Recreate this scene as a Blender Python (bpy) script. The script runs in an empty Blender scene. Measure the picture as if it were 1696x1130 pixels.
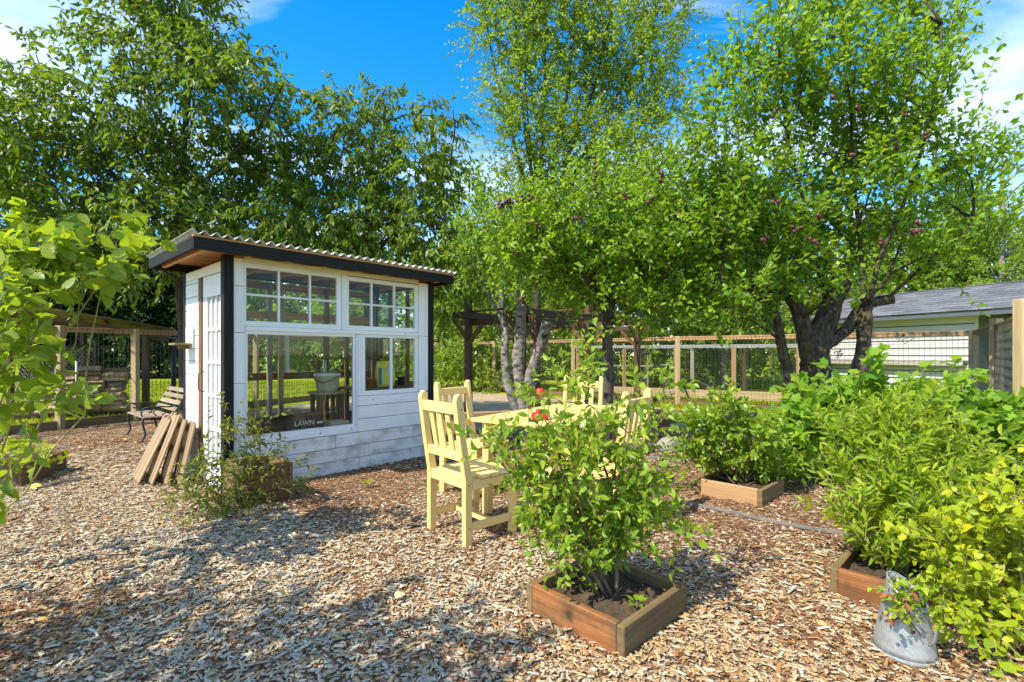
import bpy, bmesh, math, random
import numpy as np
from mathutils import Vector, Matrix
random.seed(7)
RNG = np.random.default_rng(11)
SC = bpy.context.scene
COL = SC.collection
R = math.radians

# ------------------------------------------------------------------ camera
F, H0, HZ = 820.0, 1.25, 586.0          # focal length in photo pixels, eye height, horizon row
cam_d = bpy.data.cameras.new('camera')
cam_d.sensor_width = 36.0
cam_d.lens = F / 1696 * 36.0
cam_d.shift_y = (HZ - 565.0) / 1696
cam_d.clip_start = 0.05
cam_d.clip_end = 2000
cam = bpy.data.objects.new('camera', cam_d)
cam.location = (0, 0, H0)
cam.rotation_euler = (R(90), 0, 0)
COL.objects.link(cam)
SC.camera = cam

# ------------------------------------------------------------------ sky + sun
SUN_DIR = Vector((-0.78, -0.62, 0)).normalized()      # horizontal direction towards the sun
SUN_EL = R(49)
world = bpy.data.worlds.new('World')
SC.world = world
world.use_nodes = True
wn, wl = world.node_tree.nodes, world.node_tree.links
wn.clear()
sky = wn.new('ShaderNodeTexSky')
sky.sky_type = 'NISHITA'
sky.sun_disc = False
sky.sun_elevation = SUN_EL
sky.sun_rotation = math.atan2(SUN_DIR.x, SUN_DIR.y)
sky.altitude = 200
sky.air_density = 1.0
sky.dust_density = 0.3
sky.ozone_density = 3.0
hsv = wn.new('ShaderNodeHueSaturation')
hsv.inputs['Saturation'].default_value = 1.42
wl.new(sky.outputs[0], hsv.inputs['Color'])
tc = wn.new('ShaderNodeTexCoord')
sep = wn.new('ShaderNodeSeparateXYZ')
wl.new(tc.outputs['Generated'], sep.inputs[0])
zc = wn.new('ShaderNodeMath'); zc.operation = 'MAXIMUM'; zc.inputs[1].default_value = 0.06
wl.new(sep.outputs['Z'], zc.inputs[0])
dx = wn.new('ShaderNodeMath'); dx.operation = 'DIVIDE'
dy = wn.new('ShaderNodeMath'); dy.operation = 'DIVIDE'
wl.new(sep.outputs['X'], dx.inputs[0]); wl.new(zc.outputs[0], dx.inputs[1])
wl.new(sep.outputs['Y'], dy.inputs[0]); wl.new(zc.outputs[0], dy.inputs[1])
cmb = wn.new('ShaderNodeCombineXYZ')
wl.new(dx.outputs[0], cmb.inputs[0]); wl.new(dy.outputs[0], cmb.inputs[1])
mp = wn.new('ShaderNodeMapping')
mp.inputs['Scale'].default_value = (0.55, 1.0, 1)
mp.inputs['Rotation'].default_value = (0, 0, R(25))
mp.inputs['Location'].default_value = (3.1, 1.7, 0)
wl.new(cmb.outputs[0], mp.inputs[0])
cn = wn.new('ShaderNodeTexNoise')
cn.inputs['Scale'].default_value = 1.1
cn.inputs['Detail'].default_value = 8
cn.inputs['Roughness'].default_value = 0.55
cn.inputs['Distortion'].default_value = 0.5
wl.new(mp.outputs[0], cn.inputs['Vector'])
cr = wn.new('ShaderNodeValToRGB')
cr.color_ramp.elements[0].position = 0.44
cr.color_ramp.elements[0].color = (0, 0, 0, 1)
cr.color_ramp.elements[1].position = 0.78
cr.color_ramp.elements[1].color = (0.85, 0.85, 0.85, 1)
wl.new(cn.outputs['Fac'], cr.inputs[0])
mx = wn.new('ShaderNodeMix'); mx.data_type = 'RGBA'
wl.new(cr.outputs[0], mx.inputs[0])
wl.new(hsv.outputs[0], mx.inputs[6])
mx.inputs[7].default_value = (5.6, 5.6, 5.7, 1)
bg = wn.new('ShaderNodeBackground')
bg.inputs['Strength'].default_value = 0.15
wl.new(mx.outputs[2], bg.inputs['Color'])
wo = wn.new('ShaderNodeOutputWorld')
wl.new(bg.outputs[0], wo.inputs[0])

sun_d = bpy.data.lights.new('sun', 'SUN')
sun_d.energy = 3.5
sun_d.angle = R(0.5)
sun_d.color = (1.0, 0.92, 0.76)
sun = bpy.data.objects.new('sun', sun_d)
to_sun = Vector((SUN_DIR.x * math.cos(SUN_EL), SUN_DIR.y * math.cos(SUN_EL), math.sin(SUN_EL)))
sun.rotation_euler = to_sun.to_track_quat('Z', 'Y').to_euler()
sun.location = (-8, -2, 9)
COL.objects.link(sun)

SC.view_settings.view_transform = 'Standard'
SC.view_settings.look = 'None'
SC.view_settings.exposure = 1.3
SC.view_settings.gamma = 1.0
SC.view_settings.use_curve_mapping = False
SC.render.engine = 'CYCLES'
cy = SC.cycles
cy.max_bounces = 8
cy.diffuse_bounces = 4
cy.glossy_bounces = 3
cy.transmission_bounces = 6
cy.transparent_max_bounces = 12
cy.caustics_reflective = False
cy.caustics_refractive = False
cy.use_denoising = True
cy.sample_clamp_indirect = 6

# ------------------------------------------------------------------ helpers
def W(px, py, D):
    """point at depth D that the photograph shows at (px, py)"""
    return Vector(((px - 848) / F * D, D, H0 + (HZ - py) * D / F))

def tag(o, label=None, cat=None, group=None, kind=None):
    if label: o['label'] = label
    if cat: o['category'] = cat
    if group: o['group'] = group
    if kind: o['kind'] = kind
    return o

def thing(name, label, cat, loc=(0, 0, 0), rz=0.0, group=None):
    o = bpy.data.objects.new(name, None)
    o.empty_display_size = 0.2
    o.location = loc
    o.rotation_euler = (0, 0, rz)
    COL.objects.link(o)
    return tag(o, label, cat, group)

def link(name, me, parent=None, mat=None):
    o = bpy.data.objects.new(name, me)
    COL.objects.link(o)
    if parent is not None:
        o.parent = parent
    if mat is not None and not me.materials:
        me.materials.append(mat)
    return o

class MB:
    """collects shapes, then builds ONE mesh object"""
    def __init__(s):
        s.v, s.f = [], []
    def add(s, vs, fs):
        b = len(s.v)
        s.v += [tuple(x) for x in vs]
        s.f += [tuple(i + b for i in f) for f in fs]
        return s
    def box(s, lo, hi, M=None):
        x0, y0, z0 = lo; x1, y1, z1 = hi
        vs = [(x0,y0,z0),(x1,y0,z0),(x1,y1,z0),(x0,y1,z0),(x0,y0,z1),(x1,y0,z1),(x1,y1,z1),(x0,y1,z1)]
        if M is not None: vs = [M @ Vector(p) for p in vs]
        return s.add(vs, [(0,3,2,1),(4,5,6,7),(0,1,5,4),(1,2,6,5),(2,3,7,6),(3,0,4,7)])
    def tube(s, path, rad, n=8, cap=True):
        path = [Vector(p) for p in path]
        if not hasattr(rad, '__len__'): rad = [rad] * len(path)
        rings, ref = [], None
        for i, p in enumerate(path):
            d = (path[min(i+1, len(path)-1)] - path[max(i-1, 0)])
            if d.length < 1e-9: d = Vector((0, 0, 1))
            d.normalize()
            if ref is None:
                ref = Vector((1, 0, 0)) if abs(d.x) < 0.8 else Vector((0, 1, 0))
            a = (ref - d * ref.dot(d))
            if a.length < 1e-6: a = d.orthogonal()
            a.normalize(); ref = a
            b = d.cross(a)
            rings.append([p + (a * math.cos(2*math.pi*k/n) + b * math.sin(2*math.pi*k/n)) * rad[i] for k in range(n)])
        vs = [q for r in rings for q in r]
        fs = []
        for i in range(len(rings) - 1):
            for k in range(n):
                fs.append((i*n+k, i*n+(k+1)%n, (i+1)*n+(k+1)%n, (i+1)*n+k))
        if cap:
            fs.append(tuple(range(n))[::-1]); fs.append(tuple((len(rings)-1)*n+k for k in range(n)))
        return s.add(vs, fs)
    def prism(s, prof, a0, a1, M=None, axis=0):
        """2-D profile extruded along an axis (0: x, profile is y,z; 1: y, profile x,z; 2: z, profile x,y)"""
        def P(p, a):
            q = {0: (a, p[0], p[1]), 1: (p[0], a, p[1]), 2: (p[0], p[1], a)}[axis]
            return M @ Vector(q) if M is not None else q
        n = len(prof)
        vs = [P(p, a0) for p in prof] + [P(p, a1) for p in prof]
        fs = [tuple(range(n)), tuple(range(2*n-1, n-1, -1))]
        fs += [(i, i+n, (i+1)%n+n, (i+1)%n) for i in range(n)]
        return s.add(vs, fs)
    def lathe(s, prof, n=24, M=None):
        vs, fs = [], []
        for r, z in prof:
            for k in range(n):
                p = Vector((r*math.cos(2*math.pi*k/n), r*math.sin(2*math.pi*k/n), z))
                vs.append(M @ p if M is not None else p)
        for i in range(len(prof)-1):
            for k in range(n):
                fs.append((i*n+k, i*n+(k+1)%n, (i+1)*n+(k+1)%n, (i+1)*n+k))
        return s.add(vs, fs)
    def build(s, name, mat, parent=None, smooth=False, bevel=0.0, off=None):
        me = bpy.data.meshes.new(name)
        vs = s.v if off is None else [(x-off[0], y-off[1], z-off[2]) for x, y, z in s.v]
        me.from_pydata(vs, [], s.f)
        bm = bmesh.new(); bm.from_mesh(me)
        bmesh.ops.recalc_face_normals(bm, faces=bm.faces)
        if bevel: bmesh.ops.bevel(bm, geom=bm.edges[:], offset=bevel, segments=1, affect='EDGES', clamp_overlap=True)
        bm.to_mesh(me); bm.free()
        if smooth: me.polygons.foreach_set('use_smooth', [True]*len(me.polygons))
        return link(name, me, parent, mat)

_pc = {}
def beam(name, parent, p0, p1, w, t, mat, up=(0, 0, 1), bev=0.003):
    """a plank: its own object, local X runs along the plank, w across, t along 'up'"""
    p0, p1 = Vector(p0), Vector(p1)
    L = (p1 - p0).length
    key = (round(L, 3), round(w, 4), round(t, 4), mat.name, bev)
    me = _pc.get(key)
    if me is None:
        me = bpy.data.meshes.new(name)
        bm = bmesh.new()
        bmesh.ops.create_cube(bm, size=1.0)
        for v in bm.verts:
            v.co = Vector((v.co.x * L, v.co.y * w, v.co.z * t))
        if bev:
            bmesh.ops.bevel(bm, geom=bm.edges[:], offset=min(bev, t*0.3, w*0.3), segments=1, affect='EDGES')
        bm.to_mesh(me); bm.free()
        me.materials.append(mat)
        _pc[key] = me
    o = bpy.data.objects.new(name, me)
    COL.objects.link(o)
    x = (p1 - p0).normalized()
    z = Vector(up); z = z - x * z.dot(x)
    if z.length < 1e-5: z = x.orthogonal()
    z.normalize()
    y = z.cross(x)
    M = Matrix(((x.x, y.x, z.x), (x.y, y.y, z.y), (x.z, y.z, z.z))).to_4x4()
    M.translation = (p0 + p1) / 2
    if parent is not None: o.parent = parent
    o.matrix_basis = M
    return o

def bbox(name, parent, lo, hi, mat, bev=0.003):
    """axis-aligned board given by two corners; local X along its longest side"""
    d = [hi[i]-lo[i] for i in range(3)]
    c = [(hi[i]+lo[i])/2 for i in range(3)]
    k = d.index(max(d))
    a, b = list(c), list(c)
    a[k] = lo[k]; b[k] = hi[k]
    oth = [i for i in range(3) if i != k]
    th = min(oth, key=lambda i: d[i]); wi = [i for i in oth if i != th][0]
    up = [0, 0, 0]; up[th] = 1
    return beam(name, parent, a, b, d[wi], d[th], mat, up, bev)

# ------------------------------------------------------------------ materials
def newmat(name):
    m = bpy.data.materials.new(name); m.use_nodes = True
    nt = m.node_tree
    return m, nt.nodes, nt.links, nt.nodes['Principled BSDF']

def ramp(nodes, stops):
    r = nodes.new('ShaderNodeValToRGB')
    e = r.color_ramp.elements
    while len(e) < len(stops): e.new(0.5)
    for el, (p, c) in zip(e, stops):
        el.position = p; el.color = (*c, 1)
    return r

def surf(name, stops, scale=8, stretch=(1, 1, 1), rough=0.7, metal=0.0, bump=0.2, detail=6, rand=0.25, spec=0.3, bscale=None, coord='Object', dirt=None):
    """procedural surface: stretched noise -> colour ramp, small bump, slight change from object to object"""
    m, n, l, b = newmat(name)
    t = n.new('ShaderNodeTexCoord')
    oi = n.new('ShaderNodeObjectInfo')
    mpn = n.new('ShaderNodeMapping'); mpn.inputs['Scale'].default_value = stretch
    l.new(t.outputs[coord], mpn.inputs['Vector'])
    ml = n.new('ShaderNodeMath'); ml.operation = 'MULTIPLY'; ml.inputs[1].default_value = 37.0
    l.new(oi.outputs['Random'], ml.inputs[0])
    l.new(ml.outputs[0], mpn.inputs['Location'])
    nz = n.new('ShaderNodeTexNoise')
    nz.inputs['Scale'].default_value = scale; nz.inputs['Detail'].default_value = detail
    nz.inputs['Roughness'].default_value = 0.6
    l.new(mpn.outputs[0], nz.inputs['Vector'])
    r = ramp(n, stops)
    l.new(nz.outputs['Fac'], r.inputs[0])
    out = r.outputs[0]
    if dirt:
        col, dsc, lo, hi = dirt
        d = n.new('ShaderNodeTexNoise'); d.inputs['Scale'].default_value = dsc; d.inputs['Detail'].default_value = 7
        d.inputs['Roughness'].default_value = 0.7
        l.new(t.outputs[coord], d.inputs['Vector'])
        dr = ramp(n, [(lo, (0, 0, 0)), (hi, (1, 1, 1))])
        l.new(d.outputs['Fac'], dr.inputs[0])
        mxx = n.new('ShaderNodeMix'); mxx.data_type = 'RGBA'
        l.new(dr.outputs[0], mxx.inputs[0]); l.new(out, mxx.inputs[6]); mxx.inputs[7].default_value = (*col, 1)
        out = mxx.outputs[2]
    if rand:
        hs = n.new('ShaderNodeHueSaturation')
        mr = n.new('ShaderNodeMapRange'); mr.inputs['To Min'].default_value = 1-rand; mr.inputs['To Max'].default_value = 1+rand
        l.new(oi.outputs['Random'], mr.inputs['Value']); l.new(mr.outputs[0], hs.inputs['Value'])
        l.new(out, hs.inputs['Color']); out = hs.outputs[0]
    l.new(out, b.inputs['Base Color'])
    b.inputs['Roughness'].default_value = rough
    b.inputs['Metallic'].default_value = metal
    b.inputs['Specular IOR Level'].default_value = spec
    if bump:
        bp = n.new('ShaderNodeBump'); bp.inputs['Strength'].default_value = bump; bp.inputs['Distance'].default_value = 0.01
        if bscale:
            n2 = n.new('ShaderNodeTexNoise'); n2.inputs['Scale'].default_value = bscale; n2.inputs['Detail'].default_value = 6
            l.new(mpn.outputs[0], n2.inputs['Vector']); l.new(n2.outputs['Fac'], bp.inputs['Height'])
        else:
            l.new(nz.outputs['Fac'], bp.inputs['Height'])
        l.new(bp.outputs[0], b.inputs['Normal'])
    return m

GR = (0.6, 9, 9)   # wood grain stretch (local X along the plank)
M = {}
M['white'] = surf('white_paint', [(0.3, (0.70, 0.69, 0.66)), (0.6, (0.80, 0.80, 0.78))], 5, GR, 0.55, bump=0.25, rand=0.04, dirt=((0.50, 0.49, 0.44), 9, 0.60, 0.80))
M['white_low'] = surf('white_paint_stained', [(0.3, (0.62, 0.62, 0.58)), (0.6, (0.76, 0.76, 0.73))], 5, GR, 0.65, bump=0.4, rand=0.05, dirt=((0.24, 0.23, 0.16), 3.5, 0.47, 0.76))
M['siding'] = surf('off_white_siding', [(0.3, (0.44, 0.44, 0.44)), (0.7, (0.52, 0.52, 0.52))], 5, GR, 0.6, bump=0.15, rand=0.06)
M['black'] = surf('black_paint', [(0.3, (0.012, 0.012, 0.012)), (0.7, (0.028, 0.027, 0.026))], 6, GR, 0.7, bump=0.2, rand=0.05, spec=0.12)
M['fresh'] = surf('fir_boards', [(0.3, (0.42, 0.20, 0.08)), (0.7, (0.60, 0.34, 0.16))], 3, GR, 0.7, bump=0.2)
M['cedar'] = surf('cedar_planter', [(0.25, (0.13, 0.048, 0.018)), (0.5, (0.25, 0.095, 0.032)), (0.8, (0.34, 0.155, 0.060))], 4, GR, 0.6, bump=0.6, rand=0.1, dirt=((0.09, 0.065, 0.03), 6, 0.48, 0.68))
M['cedar_old'] = surf('weathered_planter', [(0.25, (0.10, 0.065, 0.03)), (0.6, (0.20, 0.13, 0.06)), (0.85, (0.27, 0.20, 0.10))], 4, GR, 0.75, bump=0.5, rand=0.15, dirt=((0.13, 0.13, 0.03), 7, 0.52, 0.72))
M['post'] = surf('fence_timber', [(0.3, (0.30, 0.22, 0.11)), (0.7, (0.48, 0.36, 0.20))], 3, GR, 0.75, bump=0.4, rand=0.15)
M['rail'] = surf('fence_rail', [(0.3, (0.31, 0.175, 0.085)), (0.7, (0.44, 0.27, 0.135))], 3, GR, 0.75, bump=0.4, rand=0.15)
M['pergola'] = surf('dark_stained_timber', [(0.3, (0.055, 0.03, 0.018)), (0.7, (0.13, 0.075, 0.04))], 4, GR, 0.7, bump=0.4, rand=0.15)
M['brown'] = surf('brown_timber', [(0.3, (0.10, 0.05, 0.022)), (0.7, (0.19, 0.10, 0.045))], 4, GR, 0.7, bump=0.3, rand=0.2)
M['deck'] = surf('decking', [(0.3, (0.21, 0.135, 0.07)), (0.7, (0.36, 0.25, 0.14))], 4, GR, 0.7, bump=0.4, rand=0.25)
M['grey_wood'] = surf('grey_weathered_wood', [(0.3, (0.22, 0.20, 0.18)), (0.7, (0.38, 0.35, 0.31))], 4, GR, 0.8, bump=0.4, rand=0.15)
M['bench_wood'] = surf('bench_slats', [(0.3, (0.20, 0.14, 0.10)), (0.7, (0.34, 0.26, 0.20))], 4, GR, 0.7, bump=0.4, rand=0.15, dirt=((0.28, 0.24, 0.06), 9, 0.55, 0.7))
M['yellow'] = surf('cream_yellow_paint', [(0.3, (0.75, 0.51, 0.165)), (0.7, (0.81, 0.59, 0.23))], 4, GR, 0.5, bump=0.3, rand=0.05, spec=0.3, dirt=((0.46, 0.33, 0.15), 11, 0.60, 0.78))
M['iron'] = surf('cast_iron', [(0.3, (0.03, 0.03, 0.025)), (0.7, (0.07, 0.065, 0.05))], 20, rough=0.6, metal=0.3, bump=0.2, rand=0)
M['galv'] = surf('galvanised_steel', [(0.3, (0.30, 0.31, 0.31)), (0.5, (0.40, 0.41, 0.41)), (0.75, (0.50, 0.51, 0.50))], 7, rough=0.42, metal=0.55, bump=0.06, rand=0, detail=9, dirt=((0.50, 0.48, 0.42), 16, 0.58, 0.75))
M['wire'] = surf('fence_wire', [(0.3, (0.05, 0.05, 0.045)), (0.7, (0.09, 0.09, 0.08))], 20, rough=0.5, metal=0.5, bump=0, rand=0)
M['pipe'] = surf('black_pipe', [(0.3, (0.02, 0.02, 0.02)), (0.7, (0.05, 0.05, 0.05))], 20, rough=0.45, metal=0.4, bump=0, rand=0)
M['greypipe'] = surf('grey_pipe', [(0.3, (0.28, 0.28, 0.27)), (0.7, (0.40, 0.40, 0.38))], 20, rough=0.5, metal=0.6, bump=0, rand=0)
M['roofing'] = surf('corrugated_panel', [(0.3, (0.42, 0.43, 0.38)), (0.7, (0.60, 0.60, 0.55))], 6, rough=0.5, bump=0.05, rand=0, dirt=((0.22, 0.20, 0.14), 8, 0.5, 0.75))
M['roofing_dark'] = surf('old_metal_roof', [(0.3, (0.13, 0.12, 0.11)), (0.7, (0.25, 0.23, 0.2))], 6, rough=0.6, bump=0.05, rand=0)
M['soil'] = surf('soil', [(0.3, (0.035, 0.024, 0.015)), (0.6, (0.085, 0.058, 0.035)), (0.8, (0.17, 0.12, 0.075))], 30, rough=0.95, bump=1.0, rand=0, detail=10)
M['bark'] = surf('rough_bark', [(0.35, (0.018, 0.014, 0.010)), (0.5, (0.062, 0.048, 0.035)), (0.75, (0.15, 0.125, 0.095))], 13, (2, 2, 1), 0.95, bump=1.0, rand=0.1, dirt=((0.085, 0.065, 0.014), 6, 0.50, 0.66), detail=10)
M['bark_pale'] = surf('pale_bark', [(0.36, (0.04, 0.034, 0.028)), (0.46, (0.17, 0.15, 0.13)), (0.62, (0.28, 0.26, 0.23)), (0.75, (0.40, 0.37, 0.33))], 8, (1, 1, 2.2), 0.9, bump=1.0, rand=0.1, detail=9)
M['bark_dark'] = surf('dark_bark', [(0.3, (0.035, 0.028, 0.022)), (0.7, (0.11, 0.09, 0.07))], 10, (3, 3, 1), 0.9, bump=0.8, rand=0.1)
M['stem'] = surf('woody_stem', [(0.3, (0.09, 0.055, 0.03)), (0.7, (0.22, 0.15, 0.085))], 20, rough=0.8, bump=0.3, rand=0.2)
M['cane'] = surf('green_cane', [(0.3, (0.20, 0.19, 0.06)), (0.7, (0.36, 0.30, 0.11))], 20, rough=0.6, bump=0.1, rand=0.2)
M['shingle'] = surf('roof_shingle', [(0.3, (0.085, 0.09, 0.10)), (0.7, (0.17, 0.175, 0.19))], 25, rough=0.9, bump=0.4, rand=0.25)
M['slate_trim'] = surf('slate_blue_trim', [(0.3, (0.065, 0.075, 0.09)), (0.7, (0.11, 0.12, 0.14))], 5, GR, 0.6, bump=0.1, rand=0.05)
M['rock'] = surf('field_stone', [(0.3, (0.16, 0.15, 0.13)), (0.7, (0.36, 0.34, 0.30))], 6, rough=0.9, bump=0.8, rand=0.2, detail=9)
M['firewood'] = surf('split_firewood', [(0.25, (0.13, 0.085, 0.05)), (0.55, (0.30, 0.21, 0.13)), (0.8, (0.44, 0.34, 0.23))], 5, GR, 0.85, bump=0.6, rand=0.45)
M['red'] = surf('red_enamel', [(0.3, (0.50, 0.025, 0.015)), (0.7, (0.62, 0.04, 0.02))], 6, rough=0.3, bump=0, rand=0, spec=0.5)
M['terracotta'] = surf('terracotta', [(0.3, (0.45, 0.15, 0.05)), (0.7, (0.58, 0.21, 0.08))], 12, rough=0.8, bump=0.1, rand=0.1)
M['bag'] = surf('brown_sack', [(0.3, (0.055, 0.02, 0.012)), (0.7, (0.10, 0.04, 0.022))], 8, rough=0.45, bump=0.3, rand=0)
M['bag_yellow'] = surf('yellow_sack', [(0.35, (0.62, 0.50, 0.04)), (0.6, (0.70, 0.62, 0.10))], 6, rough=0.4, bump=0.3, rand=0)
M['blue'] = surf('blue_print', [(0.3, (0.03, 0.08, 0.30)), (0.7, (0.06, 0.16, 0.42))], 6, rough=0.5, bump=0, rand=0)
M['tub'] = surf('white_tub', [(0.3, (0.60, 0.57, 0.50)), (0.7, (0.74, 0.71, 0.65))], 6, rough=0.5, bump=0.05, rand=0)
M['card'] = surf('cardboard', [(0.3, (0.42, 0.30, 0.17)), (0.7, (0.52, 0.38, 0.23))], 6, rough=0.85, bump=0.1, rand=0.1)
M['print'] = surf('white_print', [(0.3, (0.50, 0.49, 0.46)), (0.7, (0.56, 0.55, 0.52))], 6, rough=0.6, bump=0, rand=0)
M['tarp'] = surf('grey_green_tarp', [(0.3, (0.055, 0.065, 0.05)), (0.7, (0.12, 0.13, 0.10))], 6, rough=0.75, bump=0.4, rand=0)
M['strip'] = surf('edging_strip', [(0.3, (0.12, 0.11, 0.10)), (0.7, (0.23, 0.21, 0.19))], 12, rough=0.85, bump=0.3, rand=0)
M['fruit'] = surf('plum_skin', [(0.3, (0.05, 0.012, 0.014)), (0.55, (0.10, 0.026, 0.026)), (0.8, (0.17, 0.075, 0.065))], 18, rough=0.45, bump=0, rand=0.35, spec=0.4)
M['plaque'] = surf('grey_plaque', [(0.3, (0.50, 0.50, 0.49)), (0.7, (0.60, 0.60, 0.58))], 10, rough=0.6, bump=0.1, rand=0)
M['roof_edge'] = surf('pale_roof_edge', [(0.3, (0.20, 0.20, 0.19)), (0.7, (0.32, 0.32, 0.30))], 20, rough=0.6, bump=0.1, rand=0)
M['fallen'] = surf('fallen_leaf', [(0.3, (0.60, 0.30, 0.04)), (0.7, (0.75, 0.50, 0.08))], 15, rough=0.6, bump=0.1, rand=0.3)
M['pale_leaf'] = surf('pale_dry_leaf', [(0.3, (0.62, 0.55, 0.22)), (0.7, (0.74, 0.68, 0.34))], 15, rough=0.6, bump=0.1, rand=0.1)
M['dry'] = surf('dry_brown_leaf', [(0.3, (0.16, 0.05, 0.02)), (0.7, (0.30, 0.11, 0.04))], 15, rough=0.8, bump=0.1, rand=0.3)
M['doorglass'] = surf('door_glass_painted_reflection', [(0.3, (0.42, 0.42, 0.40)), (0.7, (0.52, 0.52, 0.50))], 6, rough=0.08, bump=0, rand=0.05, spec=0.6)  # pale grey colour stands in for the reflection on the door panes
M['tan_ground'] = surf('bare_sandy_ground', [(0.3, (0.26, 0.19, 0.11)), (0.7, (0.42, 0.32, 0.20))], 6, rough=0.95, bump=0.5, rand=0)

def spangle(m):
    n, l = m.node_tree.nodes, m.node_tree.links
    b = n['Principled BSDF']; src = b.inputs['Base Color'].links[0].from_socket
    t = n.new('ShaderNodeTexCoord'); v = n.new('ShaderNodeTexVoronoi'); v.inputs['Scale'].default_value = 70
    l.new(t.outputs['Object'], v.inputs['Vector'])
    sc = n.new('ShaderNodeSeparateColor'); l.new(v.outputs['Color'], sc.inputs[0])
    mr = n.new('ShaderNodeMapRange'); mr.inputs['To Min'].default_value = .92; mr.inputs['To Max'].default_value = 1.08
    l.new(sc.outputs[0], mr.inputs['Value'])
    h = n.new('ShaderNodeHueSaturation'); l.new(mr.outputs[0], h.inputs['Value']); l.new(src, h.inputs['Color']); l.new(h.outputs[0], b.inputs['Base Color'])
    r2 = n.new('ShaderNodeMapRange'); r2.inputs['To Min'].default_value = .34; r2.inputs['To Max'].default_value = .55
    l.new(sc.outputs[1], r2.inputs['Value']); l.new(r2.outputs[0], b.inputs['Roughness'])
spangle(M['galv'])

def glass_mat():
    m, n, l, b = newmat('window_glass')
    n.remove(b)
    g = n.new('ShaderNodeBsdfGlossy'); g.inputs['Roughness'].default_value = 0.01
    g.inputs['Color'].default_value = (0.9, 0.95, 0.93, 1)
    t = n.new('ShaderNodeBsdfTransparent'); t.inputs['Color'].default_value = (0.93, 0.96, 0.94, 1)
    lw = n.new('ShaderNodeLayerWeight'); lw.inputs['Blend'].default_value = 0.5
    fr = n.new('ShaderNodeMath'); fr.operation = 'POWER'; fr.inputs[1].default_value = 5.0
    l.new(lw.outputs['Facing'], fr.inputs[0])
    ad = n.new('ShaderNodeMath'); ad.operation = 'MULTIPLY_ADD'; ad.inputs[1].default_value = 0.9; ad.inputs[2].default_value = 0.012
    l.new(fr.outputs[0], ad.inputs[0])
    mxs = n.new('ShaderNodeMixShader')
    l.new(ad.outputs[0], mxs.inputs[0]); l.new(t.outputs[0], mxs.inputs[1]); l.new(g.outputs[0], mxs.inputs[2])
    df = n.new('ShaderNodeBsdfDiffuse'); df.inputs['Color'].default_value = (.55, .53, .48, 1)
    tcg = n.new('ShaderNodeTexCoord'); ng = n.new('ShaderNodeTexNoise'); ng.inputs['Scale'].default_value = 5; ng.inputs['Detail'].default_value = 8
    l.new(tcg.outputs['Object'], ng.inputs['Vector'])
    mg = n.new('ShaderNodeMapRange'); mg.inputs['From Min'].default_value = .4; mg.inputs['From Max'].default_value = .75; mg.inputs['To Min'].default_value = .0; mg.inputs['To Max'].default_value = .035
    l.new(ng.outputs['Fac'], mg.inputs['Value'])
    m2 = n.new('ShaderNodeMixShader'); l.new(mg.outputs[0], m2.inputs[0]); l.new(mxs.outputs[0], m2.inputs[1]); l.new(df.outputs[0], m2.inputs[2])
    l.new(m2.outputs[0], n['Material Output'].inputs[0])
    return m
M['glass'] = glass_mat()

def leaf_mat(name, stops, trans=0.45, tcol=(0.30, 0.42, 0.03), rough=0.42, spec=0.35):
    m, n, l, b = newmat(name)
    at = n.new('ShaderNodeAttribute'); at.attribute_name = 'tint'
    r = ramp(n, stops)
    l.new(at.outputs['Fac'], r.inputs[0])
    l.new(r.outputs[0], b.inputs['Base Color'])
    b.inputs['Roughness'].default_value = rough
    b.inputs['Specular IOR Level'].default_value = spec
    tr = n.new('ShaderNodeBsdfTranslucent')
    mxc = n.new('ShaderNodeMix'); mxc.data_type = 'RGBA'; mxc.inputs[0].default_value = 0.6
    l.new(r.outputs[0], mxc.inputs[6]); mxc.inputs[7].default_value = (*tcol, 1)
    l.new(mxc.outputs[2], tr.inputs['Color'])
    ms = n.new('ShaderNodeMixShader'); ms.inputs[0].default_value = trans
    l.new(b.outputs[0], ms.inputs[1]); l.new(tr.outputs[0], ms.inputs[2])
    l.new(ms.outputs[0], n['Material Output'].inputs[0])
    return m
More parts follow.
